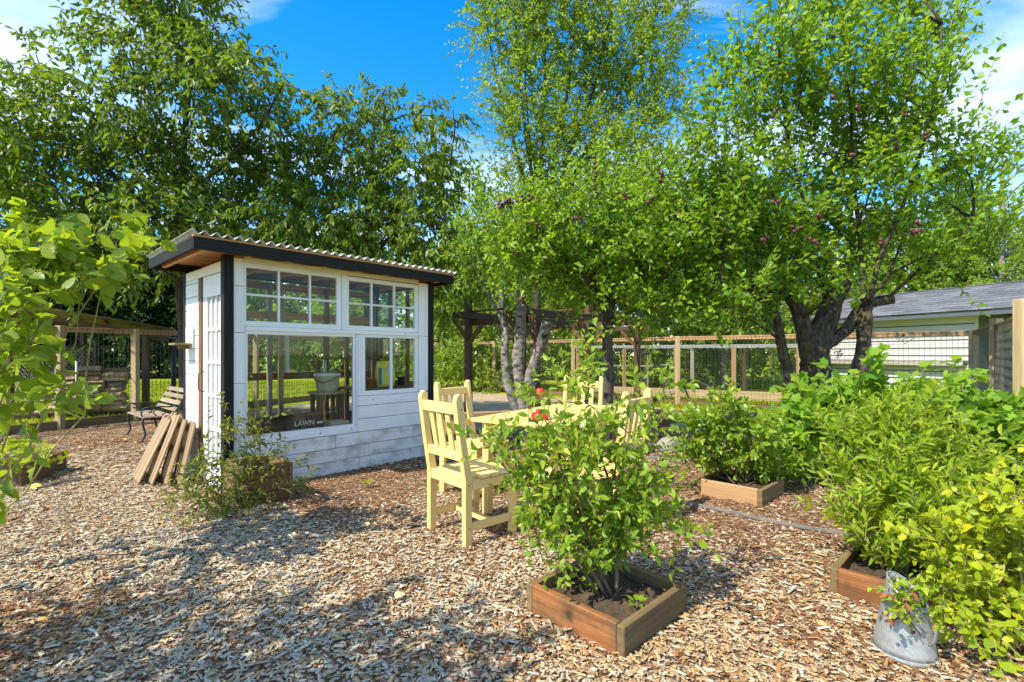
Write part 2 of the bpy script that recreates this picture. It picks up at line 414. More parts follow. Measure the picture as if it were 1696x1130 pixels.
LM = {
 'cherry': leaf_mat('cherry_leaf', [(0.0, (0.038, 0.087, 0.008)), (0.5, (0.090, 0.169, 0.011)), (0.9, (0.161, 0.233, 0.015)), (1.0, (0.341, 0.280, 0.017))], 0.45, (0.321, 0.442, 0.017)),
 'plum': leaf_mat('plum_leaf', [(0.0, (0.066, 0.156, 0.011)), (0.5, (0.158, 0.297, 0.015)), (1.0, (0.303, 0.445, 0.024))], 0.48, (0.448, 0.640, 0.022)),
 'birch': leaf_mat('birch_leaf', [(0.0, (0.094, 0.176, 0.012)), (0.5, (0.183, 0.278, 0.016)), (1.0, (0.307, 0.380, 0.024))], 0.50, (0.496, 0.640, 0.030)),
 'forest': leaf_mat('forest_leaf', [(0.0, (0.057, 0.122, 0.010)), (0.5, (0.139, 0.230, 0.015)), (1.0, (0.290, 0.367, 0.025))], 0.47, (0.479, 0.640, 0.030)),
 'dark': leaf_mat('dark_evergreen_leaf', [(0.0, (0.014, 0.036, 0.008)), (0.5, (0.031, 0.065, 0.012)), (1.0, (0.072, 0.117, 0.018))], 0.22, (0.144, 0.234, 0.020)),
 'blueberry': leaf_mat('blueberry_leaf', [(0.0, (0.078, 0.187, 0.013)), (0.5, (0.176, 0.318, 0.022)), (0.85, (0.338, 0.443, 0.039)), (1.0, (0.572, 0.553, 0.077))], 0.50, (0.520, 0.640, 0.033), 0.36, 0.45),
 'berry': leaf_mat('bramble_leaf', [(0.0, (0.066, 0.144, 0.012)), (0.5, (0.156, 0.252, 0.016)), (1.0, (0.348, 0.420, 0.028))], 0.52, (0.480, 0.600, 0.020), 0.40, 0.4),
 'currant': leaf_mat('currant_leaf', [(0.0, (0.087, 0.207, 0.020)), (0.5, (0.181, 0.339, 0.029)), (1.0, (0.387, 0.512, 0.037))], 0.50, (0.474, 0.640, 0.033), 0.5, 0.3),
 'lance': leaf_mat('lance_leaf', [(0.0, (0.141, 0.250, 0.018)), (0.5, (0.269, 0.388, 0.024)), (1.0, (0.435, 0.512, 0.034))], 0.50, (0.563, 0.620, 0.030), 0.45, 0.3),
 'gold': leaf_mat('golden_leaf', [(0.0, (0.172, 0.280, 0.014)), (0.5, (0.345, 0.426, 0.016)), (1.0, (0.575, 0.549, 0.022))], 0.44, (0.598, 0.616, 0.020), 0.45, 0.3),
 'weed': leaf_mat('herb_leaf', [(0.0, (0.057, 0.098, 0.020)), (0.5, (0.149, 0.190, 0.026)), (1.0, (0.368, 0.356, 0.040))], 0.42, (0.414, 0.460, 0.030), 0.45, 0.35),
 'grass': leaf_mat('lawn_grass', [(0.0, (0.135, 0.203, 0.010)), (0.5, (0.255, 0.324, 0.012)), (1.0, (0.480, 0.446, 0.020))], 0.42, (0.570, 0.620, 0.010), 0.6, 0.2),
}

# ------------------------------------------------------------------ leaves, shoots, limbs
T_DIAMOND = (np.array([(0, 0, 0), (.42, .5, .10), (1, 0, -.08), (.42, -.5, .10)], float), np.array([(0, 1, 2), (0, 2, 3)]))
T_LEAF = (np.array([(0, 0, 0), (.22, .36, .07), (.52, .5, .09), (.80, .30, .0), (1.0, 0, -.16), (.80, -.30, .0), (.52, -.5, .09), (.22, -.36, .07), (.45, 0, -.01)], float),
          np.array([(8, 0, 1), (8, 1, 2), (8, 2, 3), (8, 3, 4), (8, 4, 5), (8, 5, 6), (8, 6, 7), (8, 7, 0)]))
_lob = [(0, 0), (.05, .30), (.28, .55), (.38, .36), (.62, .52), (.72, .22), (1.0, 0), (.72, -.22), (.62, -.52), (.38, -.36), (.28, -.55), (.05, -.30)]
T_LOBE = (np.array([(a, b, .10*abs(b)-.10*a*a) for a, b in _lob] + [(.35, 0, -.03)], float),
          np.array([(12, i, (i+1) % 12) for i in range(12)]))

def _pleat():
    st = 9
    v, f = [], []
    for i in range(st):
        x = i/(st-1)
        w = .5*math.sin(math.pi*min(1, x**.78))**.85 if 0 < i < st-1 else 0.0
        z = -.16*x*x
        a = .022 if i % 2 else -.022
        v += [(x, 0, z-.01), (min(1, x+.03*w), w, z+.11*w+a), (min(1, x+.03*w), -w, z+.11*w+a)]
    for i in range(st-1):
        r0, l0, k0 = 3*i, 3*i+1, 3*i+2
        r1, l1, k1 = r0+3, l0+3, k0+3
        f += [(r0, r1, l1), (r0, l1, l0), (r0, k0, k1), (r0, k1, r1)]
    return np.array(v, float), np.array(f)
T_PLEAT = _pleat()

def unit(a):
    return a / np.maximum(np.linalg.norm(a, axis=-1, keepdims=True), 1e-9)

def np_mesh(name, verts, tris, mat, tint=None, smooth=False):
    me = bpy.data.meshes.new(name)
    me.vertices.add(len(verts)); me.vertices.foreach_set('co', verts.astype(np.float32).ravel())
    k = tris.shape[1]
    me.loops.add(tris.size); me.loops.foreach_set('vertex_index', tris.astype(np.int32).ravel())
    me.polygons.add(len(tris))
    me.polygons.foreach_set('loop_start', np.arange(0, tris.size, k, dtype=np.int32))
    if tint is not None:
        a = me.attributes.new('tint', 'FLOAT', 'POINT')
        a.data.foreach_set('value', tint.astype(np.float32))
    me.update(calc_edges=True)
    if smooth: me.polygons.foreach_set('use_smooth', np.ones(len(tris), bool))
    me.materials.append(mat)
    return me

def leaf_verts(Lf, tpl):
    T, Fc = tpl
    P, A, N, L, Wd, t = Lf
    S = np.cross(N, A)
    C = np.random.default_rng(len(P)).uniform(-0.6, 2.4, len(P))      # each leaf folds and curls by its own amount
    v = (P[:, None, :] + A[:, None, :] * (T[None, :, 0:1] * L[:, None, None])
         + S[:, None, :] * (T[None, :, 1:2] * Wd[:, None, None]) + N[:, None, :] * (T[None, :, 2:3] * (L*C)[:, None, None]))
    n, k = len(P), len(T)
    f = (Fc[None] + (np.arange(n) * k)[:, None, None]).reshape(-1, 3)
    return v.reshape(-1, 3), f, np.repeat(t, k)

def foliage(name, parent, Lf, tpl, mat, kind='stuff'):
    v, f, t = leaf_verts(Lf, tpl)
    v = v - np.array(parent.location)[None] if parent is not None else v
    o = link(name, np_mesh(name, v, f, mat, t), parent)
    if kind: o['kind'] = kind
    return o

_lm = {}
def leaf_objects(parent, Lf, tpl, mat, n=300, name='leaf'):
    """the n nearest leaves become parts of their own; returns the rest"""
    P, A, N, L, Wd, t = Lf
    d = np.linalg.norm(P - np.array((0, 0, H0)), axis=1) / L
    idx = np.argsort(d)
    if len(P) > n:                                  # nearest ones, thinned at random so that they spread over the plant
        pool = idx[:int(min(len(idx), n*1.6))]
        pick = RNG.permutation(pool)[:n]
    else:
        pick = idx
    off = np.array(parent.location)
    for i in pick:
        q = min(5, int(t[i]*6))
        key = (mat.name, id(tpl), q)
        me = _lm.get(key)
        if me is None:
            T, Fc = tpl
            me = np_mesh('leaf_blade', T.copy(), Fc, mat, np.full(len(T), (q+.5)/6.0))
            _lm[key] = me
        o = bpy.data.objects.new(name, me); COL.objects.link(o); o.parent = parent
        a, nn = A[i]*L[i], N[i]*L[i]*random.uniform(-.6, 2.4)
        s = np.cross(N[i], A[i])*Wd[i]
        p = P[i]-off
        o.matrix_basis = Matrix(((a[0], s[0], nn[0], p[0]), (a[1], s[1], nn[1], p[1]), (a[2], s[2], nn[2], p[2]), (0, 0, 0, 1)))
    keep = np.ones(len(P), bool); keep[pick] = False
    return tuple(x[keep] for x in Lf)

def tubes(paths, r0, r1, n=3):
    """many thin twigs at once: paths (m,k,3)"""
    m, k, _ = paths.shape
    d = unit(np.gradient(paths, axis=1))
    ref = np.where(np.abs(d[..., 2:3]) < 0.9, np.array([0, 0, 1.0]), np.array([1.0, 0, 0]))
    a = unit(np.cross(d, ref)); b = np.cross(d, a)
    rr = np.linspace(0, 1, k)[None, :, None]
    r0 = np.broadcast_to(np.asarray(r0, float).reshape(-1, 1, 1), (m, 1, 1)); r1 = np.broadcast_to(np.asarray(r1, float).reshape(-1, 1, 1), (m, 1, 1))
    rad = r0*(1-rr)+r1*rr
    V = np.stack([paths + (a*math.cos(2*math.pi*j/n)+b*math.sin(2*math.pi*j/n))*rad for j in range(n)], axis=2)
    V = V.reshape(-1, 3)
    q = []
    for i in range(k-1):
        for j in range(n):
            q.append((i*n+j, i*n+(j+1) % n, (i+1)*n+(j+1) % n, (i+1)*n+j))
    q = np.array(q)
    f = (q[None]+(np.arange(m)*k*n)[:, None, None]).reshape(-1, 4)
    return V, f

def shoots(clumps, dens, Ls, m, leafL, ratio, out=0.8, up=0.5, rnd=0.5, droop=0.2, leaf_down=0.3, face_up=0.8, shell=0.45, tvar=0.35, spread=0.8, tb=0.0):
    """clumps: (centre, (rx,ry,rz)[, weight]). Shoots start inside each clump and carry leaves along their length"""
    P0, D0, LL, TT = [], [], [], []
    for c in clumps:
        ctr, rad = np.array(c[0], float), np.array(c[1], float)
        w = c[2] if len(c) > 2 else 1.0
        n = max(3, int(dens*w*(rad[0]*rad[1]+rad[1]*rad[2]+rad[0]*rad[2])/3.0))
        d = unit(RNG.normal(size=(n, 3)))
        rr = shell+(1-shell)*RNG.random((n, 1))**0.6
        rr *= RNG.uniform(0.55, 1.12, (n, 1))
        p = ctr+d*rad*rr*0.85
        dr = unit(d*out+np.array([0, 0, up])+RNG.normal(size=(n, 3))*rnd)
        P0.append(p); D0.append(dr); LL.append(RNG.uniform(Ls[0], Ls[1], n)); TT.append(np.full(n, RNG.normal()*0.08))
    P0, D0, LL, TT = map(np.concatenate, (P0, D0, LL, TT))
    return leaves_on(P0, D0, LL, TT, m, leafL, ratio, droop, leaf_down, face_up, tvar, spread, tb)

def leaves_on(P0, D0, LL, TT, m, leafL, ratio, droop, leaf_down, face_up, tvar, spread, tb=0.0, k=4):
    n = len(P0)
    ts = np.linspace(0, 1, k)
    G = np.array([0, 0, -1.0])
    path = P0[:, None]+D0[:, None]*(LL[:, None]*ts)[..., None]+G*(droop*LL[:, None]*ts**2)[..., None]
    tl = (np.arange(m)+0.7)/m
    tl = np.clip(tl[None]+RNG.uniform(-.3, .3, (n, m))/m, 0.05, 1.0)
    pos = P0[:, None]+D0[:, None]*(LL[:, None]*tl)[..., None]+G*(droop*LL[:, None]*tl**2)[..., None]
    dl = unit(D0[:, None]+G*(2*droop*tl)[..., None])
    ref = RNG.normal(size=(n, 1, 3))
    s1 = unit(np.cross(dl, np.broadcast_to(ref, dl.shape))); s2 = np.cross(dl, s1)
    ang = np.arange(m)[None]*2.4+RNG.uniform(0, 6.3, (n, 1))+RNG.uniform(-.4, .4, (n, m))
    side = s1*np.cos(ang)[..., None]+s2*np.sin(ang)[..., None]
    A = unit(dl*(0.65)+side*spread+G*leaf_down+RNG.normal(size=(n, m, 3))*0.18)
    up = np.array([0, 0, 1.0])*face_up+RNG.normal(size=(n, m, 3))*0.55+np.array([-.25, -.1, 0])
    N = unit(up-A*np.sum(up*A, axis=-1, keepdims=True))
    L = leafL*RNG.uniform(0.6, 1.2, (n, m))
    L *= np.where(tl > 0.85, 0.8, 1.0)
    t = np.clip(0.45+tb+TT[:, None]+RNG.normal(size=(n, m))*tvar*0.55+0.22*(tl-0.5), 0, 0.999)
    t = np.where((t > 0.93) & (RNG.random((n, m)) < 0.75), 0.7, t)
    t = np.where(RNG.random((n, m)) < 0.012, 0.99, t)
    fl = lambda a: a.reshape(-1, *a.shape[2:])
    Lf = (fl(pos), fl(A), fl(N), fl(L), fl(L*ratio*RNG.uniform(.85, 1.15, (n, m))), fl(t))
    return Lf, path

def limb_path(p0, p1, bend=0.12, n=8, sag=0.0, seed=0):
    p0, p1 = Vector(p0), Vector(p1)
    L = (p1-p0).length
    rr = random.Random(seed)
    o1 = Vector((rr.uniform(-1, 1), rr.uniform(-1, 1), rr.uniform(-.4, 1)))*bend*L
    pts = []
    for i in range(n):
        t = i/(n-1)
        w = math.sin(math.pi*t)
        j = Vector((rr.uniform(-1, 1), rr.uniform(-1, 1), rr.uniform(-1, 1)))*0.018*L*w
        pts.append(p0.lerp(p1, t)+o1*w*(1-.3*t)+j-Vector((0, 0, sag*L*w)))
    return pts

def smooth_path(pts, n=16):
    """Catmull-Rom through the points"""
    P = [Vector(p) for p in pts]
    P = [P[0]*2-P[1]]+P+[P[-1]*2-P[-2]]
    out = []
    seg = len(P)-3
    for i in range(n):
        u = i/(n-1)*seg
        k = min(int(u), seg-1); t = u-k
        a, b, c, d = P[k:k+4]
        out.append(0.5*((2*b)+(c-a)*t+(2*a-5*b+4*c-d)*t*t+(3*b-a-3*c+d)*t**3))
    return out

def bumpy(path, r, amount, seed, n=12):
    rr = random.Random(seed)
    return [x*(1+rr.uniform(-amount, amount)) for x in r]

def rough_tube(name, path, rad, mat, parent, n=12, lump=0.1, seed=0):
    """a bark-covered limb: rings resampled densely, sides knobbly at two scales"""
    k = len(path)
    big = max(rad) > .06
    m = 44 if big else k
    if big:
        n = 18
        path = smooth_path(path, m)
        rad = list(np.interp(np.linspace(0, 1, m), np.linspace(0, 1, k), rad))
    mb = MB(); mb.tube(path, rad, n)
    rr = random.Random(seed)
    off = parent.location
    cen = [Vector(p) for p in path]
    ph = [(rr.uniform(2, 4), rr.uniform(5, 12), rr.uniform(0, 6.3), rr.randint(1, 3)) for _ in range(5)]
    vs = []
    for i, v in enumerate(mb.v):
        c = cen[i//n]; a = 2*math.pi*(i % n)/n; t = (i//n)/m
        low = sum(math.sin(f*3*t*2+p+q*a) for (f, _, p, q) in ph)/5
        vs.append(c+(Vector(v)-c)*(1+(lump*1.6*low if big else 0)+rr.uniform(-lump, lump)*(.75 if big else 1))-off)
    mb.v = [tuple(v) for v in vs]
    return mb.build(name, mat, parent, smooth=True)

def make_tree(name, label, cat, base, trunk, rads, limbs, clumps, lm, bark, group=None, dens=90, Ls=(.35, .7), m=9, leafL=.1, ratio=.5,
              tpl=T_DIAMOND, twig_r=.006, limb_r=(.05, .015), reach=True, **kw):
    root = thing(name, label, cat, base, group=group)
    tp = smooth_path(trunk, 14)
    rr = np.interp(np.linspace(0, 1, 14), np.linspace(0, 1, len(rads)), rads)
    rough_tube('trunk', tp, list(rr), bark, root, 12, 0.10, 3)
    nodes = list(tp[5:])
    for i, (pts, r0, r1) in enumerate(limbs):
        lp = smooth_path(pts, 12)
        rough_tube('branch', lp, list(np.linspace(r0, r1, 12)), bark, root, 8, 0.10, i)
        nodes += lp[3:]
    if reach:
        nn = np.array([tuple(p) for p in nodes])
        for i, c in enumerate(clumps):
            cc = np.array(tuple(c[0]))
            # leave from a node below the clump, nearest to it
            dd = np.linalg.norm(nn-cc, axis=1)+np.where(nn[:, 2] > cc[2]-0.1, 0.8, 0)
            s = Vector(nn[int(np.argmin(dd))])
            e = Vector(cc)+Vector((0, 0, c[1][2]*0.4))
            rough_tube('branch', limb_path(s, e, 0.10, 8, 0, i+5), list(np.linspace(limb_r[0], limb_r[1], 8)), bark, root, 6, 0.08, i)
    Lf, path = shoots(clumps, dens, Ls, m, leafL, ratio, **kw)
    foliage('crown', root, Lf, tpl, lm)
    V, f = tubes(path-np.array(base)[None, None], twig_r, twig_r*0.4)
    o = link('twigs', np_mesh('twigs', V, f, bark), root); o['kind'] = 'stuff'
    return root

def px_clumps(lst, D, jit=0.6, flat=0.9):
    """clumps given as (px, py, radius in metres[, weight]) around depth D"""
    out = []
    for i, c in enumerate(lst):
        dd = D+RNG.uniform(-jit, jit)
        p = W(c[0], c[1], dd)
        out.append((tuple(p), (c[2], c[2]*1.0, c[2]*flat), c[3] if len(c) > 3 else 1.0))
    return out

# ================================================================== SETTING: ground
def sheet(name, pts, z, mat):
    me = bpy.data.meshes.new(name)
    me.from_pydata([(x, y, z) for x, y in pts], [], [tuple(range(len(pts)))])
    o = link(name, me, None, mat)
    return tag(o, kind='structure')

def lawn_mat():
    m, n, l, b = newmat('lawn_turf')
    t = n.new('ShaderNodeTexCoord')
    a = n.new('ShaderNodeTexNoise'); a.inputs['Scale'].default_value = 0.5; a.inputs['Detail'].default_value = 5
    c = n.new('ShaderNodeTexNoise'); c.inputs['Scale'].default_value = 40; c.inputs['Detail'].default_value = 6
    l.new(t.outputs['Object'], a.inputs[0]); l.new(t.outputs['Object'], c.inputs[0])
    ad = n.new('ShaderNodeMath'); ad.operation = 'MULTIPLY_ADD'; ad.inputs[1].default_value = 0.5
    l.new(c.outputs['Fac'], ad.inputs[0])
    hf = n.new('ShaderNodeMath'); hf.operation = 'MULTIPLY'; hf.inputs[1].default_value = 0.5
    l.new(a.outputs['Fac'], hf.inputs[0]); l.new(hf.outputs[0], ad.inputs[2])
    r = ramp(n, [(0.35, (0.15, 0.21, 0.012)), (0.5, (0.25, 0.31, 0.016)), (0.62, (0.38, 0.37, 0.03))])
    l.new(ad.outputs[0], r.inputs[0]); l.new(r.outputs[0], b.inputs['Base Color'])
    b.inputs['Roughness'].default_value = 0.85; b.inputs['Specular IOR Level'].default_value = 0.1
    bp = n.new('ShaderNodeBump'); bp.inputs['Strength'].default_value = 0.6; bp.inputs['Distance'].default_value = 0.03
    l.new(c.outputs['Fac'], bp.inputs['Height']); l.new(bp.outputs[0], b.inputs['Normal'])
    return m
sheet('ground', [(-400, -400), (400, -400), (400, 400), (-400, 400)], 0.0, lawn_mat())

def mulch_mat():
    m, n, l, b = newmat('mulch_bed')
    t = n.new('ShaderNodeTexCoord')
    v = n.new('ShaderNodeTexVoronoi'); v.inputs['Scale'].default_value = 45; v.inputs['Randomness'].default_value = 1
    l.new(t.outputs['Object'], v.inputs['Vector'])
    r = ramp(n, [(0.0, (0.10, 0.055, 0.028)), (0.35, (0.19, 0.105, 0.055)), (0.7, (0.29, 0.19, 0.11)), (1.0, (0.38, 0.29, 0.20))])
    sx = n.new('ShaderNodeSeparateColor'); l.new(v.outputs['Color'], sx.inputs[0])
    l.new(sx.outputs[0], r.inputs[0]); l.new(r.outputs[0], b.inputs['Base Color'])
    b.inputs['Roughness'].default_value = 0.95; b.inputs['Specular IOR Level'].default_value = 0.1
    bp = n.new('ShaderNodeBump'); bp.inputs['Strength'].default_value = 0.9; bp.inputs['Distance'].default_value = 0.02
    l.new(v.outputs['Distance'], bp.inputs['Height']); l.new(bp.outputs[0], b.inputs['Normal'])
    return m
MULCH = [(-9.5, -3), (7.5, -3), (7.6, 4.5), (7.2, 8.6), (3.6, 10.6), (1.0, 10.8), (-2.2, 10.9), (-5.4, 11.4), (-6.95, 9.1), (-7.4, 8.1), (-9.5, 5.5)]
sheet('mulch_path', MULCH, 0.004, mulch_mat())

sheet('bare_soil', [(-5.4, 11.3), (-2.2, 10.8), (1.0, 10.7), (3.4, 10.4), (3.3, 11.6), (1.2, 13.8), (-1.2, 16.0), (-3.2, 17.4), (-4.4, 14.5)], 0.008, M['tan_ground'])

U = Vector((0.673, 0.739, 0)); V_ = Vector((-0.739, 0.673, 0))      # the garden's own axes: along the shed front / into its depth
SHED = Vector((-2.538, 4.40, 0.0))
SHED_RZ = math.atan2(U.y, U.x)

# wood chips ---------------------------------------------------------------
def chips():
    xs, ys = [], []
    for d0, d1, den in ((0.9, 3.4, 4700), (3.4, 5.2, 3600), (5.2, 7.2, 1900), (7.2, 11.2, 800)):
        wmax = 1.16*d1+0.6
        n = int(den*(d1-d0)*2*wmax)
        x = RNG.uniform(-wmax, wmax, n); y = RNG.uniform(d0, d1, n)
        k = (np.abs(x) < 1.16*y+0.6)
        xs.append(x[k]); ys.append(y[k])
    x, y = np.concatenate(xs), np.concatenate(ys)
    # inside the mulch polygon
    ins = np.zeros(len(x), bool)
    for (x0, y0), (x1, y1) in zip(MULCH, MULCH[1:]+MULCH[:1]):
        c = ((y0 > y) != (y1 > y)) & (x < (x1-x0)*(y-y0)/(y1-y0+1e-9)+x0)
        ins ^= c
    # not under the shed
    lx = (x-SHED.x)*U.x+(y-SHED.y)*U.y; ly = (x-SHED.x)*V_.x+(y-SHED.y)*V_.y
    ins &= ~((lx > 0) & (lx < 2.28) & (ly > 0) & (ly < 1.17))
    for bx, by in ((0.459, 2.40), (2.036, 4.41), (2.044, 2.575)):
        a = (x-bx)*0.67+(y-by)*0.74; b_ = (x-bx)*0.74-(y-by)*0.67
        ins &= ~((np.abs(a) < 0.27) & (np.abs(b_) < 0.27))
    x, y = x[ins], y[ins]
    n = len(x)
    # reddish fine mulch: a band along the shed front, under the table and along the path to the right
    lx = (x-SHED.x)*U.x+(y-SHED.y)*U.y; ly = (x-SHED.x)*V_.x+(y-SHED.y)*V_.y
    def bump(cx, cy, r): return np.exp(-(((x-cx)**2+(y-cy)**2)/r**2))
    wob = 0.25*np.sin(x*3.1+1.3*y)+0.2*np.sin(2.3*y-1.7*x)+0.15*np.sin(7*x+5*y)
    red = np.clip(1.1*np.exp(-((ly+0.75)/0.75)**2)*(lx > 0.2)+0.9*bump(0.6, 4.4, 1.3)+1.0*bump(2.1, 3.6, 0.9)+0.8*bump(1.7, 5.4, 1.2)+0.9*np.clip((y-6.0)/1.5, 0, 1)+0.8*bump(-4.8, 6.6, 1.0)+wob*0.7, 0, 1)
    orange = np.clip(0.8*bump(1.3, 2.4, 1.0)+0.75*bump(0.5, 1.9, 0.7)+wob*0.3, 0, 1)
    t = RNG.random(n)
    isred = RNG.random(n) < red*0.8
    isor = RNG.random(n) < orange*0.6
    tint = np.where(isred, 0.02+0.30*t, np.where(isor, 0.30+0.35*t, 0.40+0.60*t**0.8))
    tint = np.where(RNG.random(n) < 0.05, 0.08*RNG.random(n), tint)
    damp = np.sin(1.9*x+0.7*y+1.0)*np.sin(1.3*y-0.9*x)+0.6*np.sin(4.1*x-2.2*y)*np.sin(3.3*y+1.1*x)
    tint = np.where(RNG.random(n) < np.clip(damp-.35, 0, .55), tint*0.45, tint)      # darker, damper patches
    L = np.exp(RNG.normal(math.log(0.0180), 0.52, n)); L = np.clip(L, 0.006, 0.065)*np.where(isred, 0.72, 1.0)
    L *= np.where(y > 5.2, 1.35, 1.0)
    wd = np.clip(L*RNG.uniform(0.28, 0.78, n), 0.004, 0.020)*np.where(y > 5.2, 1.3, 1.0)
    th = np.clip(wd*RNG.uniform(0.10, 0.28, n), 0.001, 0.0035)
    ya = RNG.uniform(0, 2*math.pi, n)
    pit = RNG.normal(0, 0.13, n); rol = RNG.normal(0, 0.20, n)
    z = 0.006+RNG.random(n)*0.011+np.abs(np.sin(pit))*L*0.4
    ca, sa = np.cos(ya), np.sin(ya)
    ax = np.stack([ca*np.cos(pit), sa*np.cos(pit), np.sin(pit)], 1)
    s0 = np.stack([-sa, ca, np.zeros(n)], 1); u0 = np.cross(ax, s0)
    s = s0*np.cos(rol)[:, None]+u0*np.sin(rol)[:, None]; u_ = np.cross(ax, s)
    tp = RNG.uniform(0.30, 1.0, (n, 2)); sk = RNG.uniform(-.35, .35, (n, 2))
    cor = []
    for zz in (-.5, .5):
        for e, (sx_, i) in enumerate(((-.5, 0), (.5, 1))):
            for sd in ((-.5, .5) if e == 0 else (.5, -.5)):
                w_ = wd*tp[:, i]
                cor.append(np.stack([x, y, z], 1)+ax*((sx_*L+sd*sk[:, i]*wd)[:, None])+s*((sd*w_)[:, None])+u_*((zz*th)[:, None]))
    Vt = np.stack(cor, 1).reshape(-1, 3)
    near = np.nonzero(y < 4.2)[0]*8; far = np.nonzero(y >= 4.2)[0]*8
    qn = np.array([(4, 5, 6, 7), (1, 2, 6, 5), (3, 0, 4, 7)])[:, ::-1]; qf = qn[:1]      # far off, only the upper face of a chip shows
    f = np.concatenate([(qn[None]+near[:, None, None]).reshape(-1, 4), (qf[None]+far[:, None, None]).reshape(-1, 4)])
    m, nn, l, b = newmat('wood_chip')
    at = nn.new('ShaderNodeAttribute'); at.attribute_name = 'tint'
    r = ramp(nn, [(0.0, (0.10, 0.045, 0.022)), (0.15, (0.20, 0.085, 0.036)), (0.34, (0.34, 0.170, 0.060)), (0.5, (0.44, 0.295, 0.135)), (0.68, (0.47, 0.38, 0.245)), (0.85, (0.41, 0.365, 0.28)), (1.0, (0.56, 0.50, 0.36))])
    l.new(at.outputs['Fac'], r.inputs[0])
    gt = nn.new('ShaderNodeTexCoord')
    nz = nn.new('ShaderNodeTexNoise'); nz.inputs['Scale'].default_value = 130; nz.inputs['Detail'].default_value = 4
    l.new(gt.outputs['Object'], nz.inputs['Vector'])
    mr = nn.new('ShaderNodeMapRange'); mr.inputs['From Min'].default_value = .3; mr.inputs['From Max'].default_value = .7; mr.inputs['To Min'].default_value = .7; mr.inputs['To Max'].default_value = 1.2
    l.new(nz.outputs['Fac'], mr.inputs['Value'])
    hs = nn.new('ShaderNodeHueSaturation'); l.new(mr.outputs[0], hs.inputs['Value']); l.new(r.outputs[0], hs.inputs['Color'])
    l.new(hs.outputs[0], b.inputs['Base Color'])
    b.inputs['Roughness'].default_value = 0.8; b.inputs['Specular IOR Level'].default_value = 0.25
    o = link('wood_chips', np_mesh('wood_chips', Vt, f, m, np.repeat(tint, 8)))
    tag(o, 'loose wood chips covering the garden floor', 'wood chips', kind='stuff')
chips()

# lawn grass blades ---------------------------------------------------------
def grass(name, label, areas, hgt):
    P, A, N, L, Wd, t = [], [], [], [], [], []
    for (x0, x1, y0, y1, den, test) in areas:
        n = int((x1-x0)*(y1-y0)*den)
        x = RNG.uniform(x0, x1, n); y = RNG.uniform(y0, y1, n)
        k = test(x, y); x, y = x[k], y[k]; n = len(x)
        P.append(np.stack([x, y, np.zeros(n)], 1))
        a = unit(np.stack([RNG.normal(0, .4, n), RNG.normal(0, .4, n), np.ones(n)], 1)); A.append(a)
        u = RNG.normal(size=(n, 3)); u[:, 2] = 0; N.append(unit(u-a*np.sum(u*a, 1, keepdims=True)))
        L.append(hgt*RNG.uniform(.5, 1.4, n)); Wd.append(hgt*RNG.uniform(.15, .3, n))
        t.append(np.clip(0.5+0.25*np.sin(x*1.3)*np.cos(y*0.9)+RNG.normal(0, .2, n), 0, 1))
    Lf = tuple(np.concatenate(q) for q in (P, A, N, L, Wd, t))
    v, f, tt = leaf_verts(Lf, T_DIAMOND)
    tag(link(name, np_mesh(name, v, f, LM['grass'], tt)), label, 'grass', kind='stuff')
# fence lines used by the grass and by the fences
FL = [(-8.2, 6.4), (-7.44, 8.15), (-7.0, 9.2), (-6.0, 11.6), (-4.6, 14.9), (-3.0, 18.6)]
FR = [(5.16, 5.0), (6.75, 6.9), (8.2, 8.8), (6.05, 10.35), (3.98, 11.9), (1.75, 14.2), (-0.6, 16.5), (-3.0, 18.6)]
def left_of_fence(x, y):
    return x < np.interp(y, [p[1] for p in FL], [p[0] for p in FL])-0.05
grass('lawn_grass', 'bright mown grass of the lawn beyond the wire fence', [(-22, -3, 6.5, 22, 260, left_of_fence)], 0.07)
grass('grass_verge', 'green grass strip growing along the back fence', [(-3.5, 8.2, 8.6, 17, 420, lambda x, y: (x > 1.5) & (y > np.interp(x, [-3, -.6, 1.75, 3.98, 6.05, 8.2], [18.6, 16.5, 14.2, 11.9, 10.35, 8.8])-1.1) & (y < np.interp(x, [-3, -.6, 1.75, 3.98, 6.05, 8.2], [18.6, 16.5, 14.2, 11.9, 10.35, 8.8])+2.2))], 0.10)

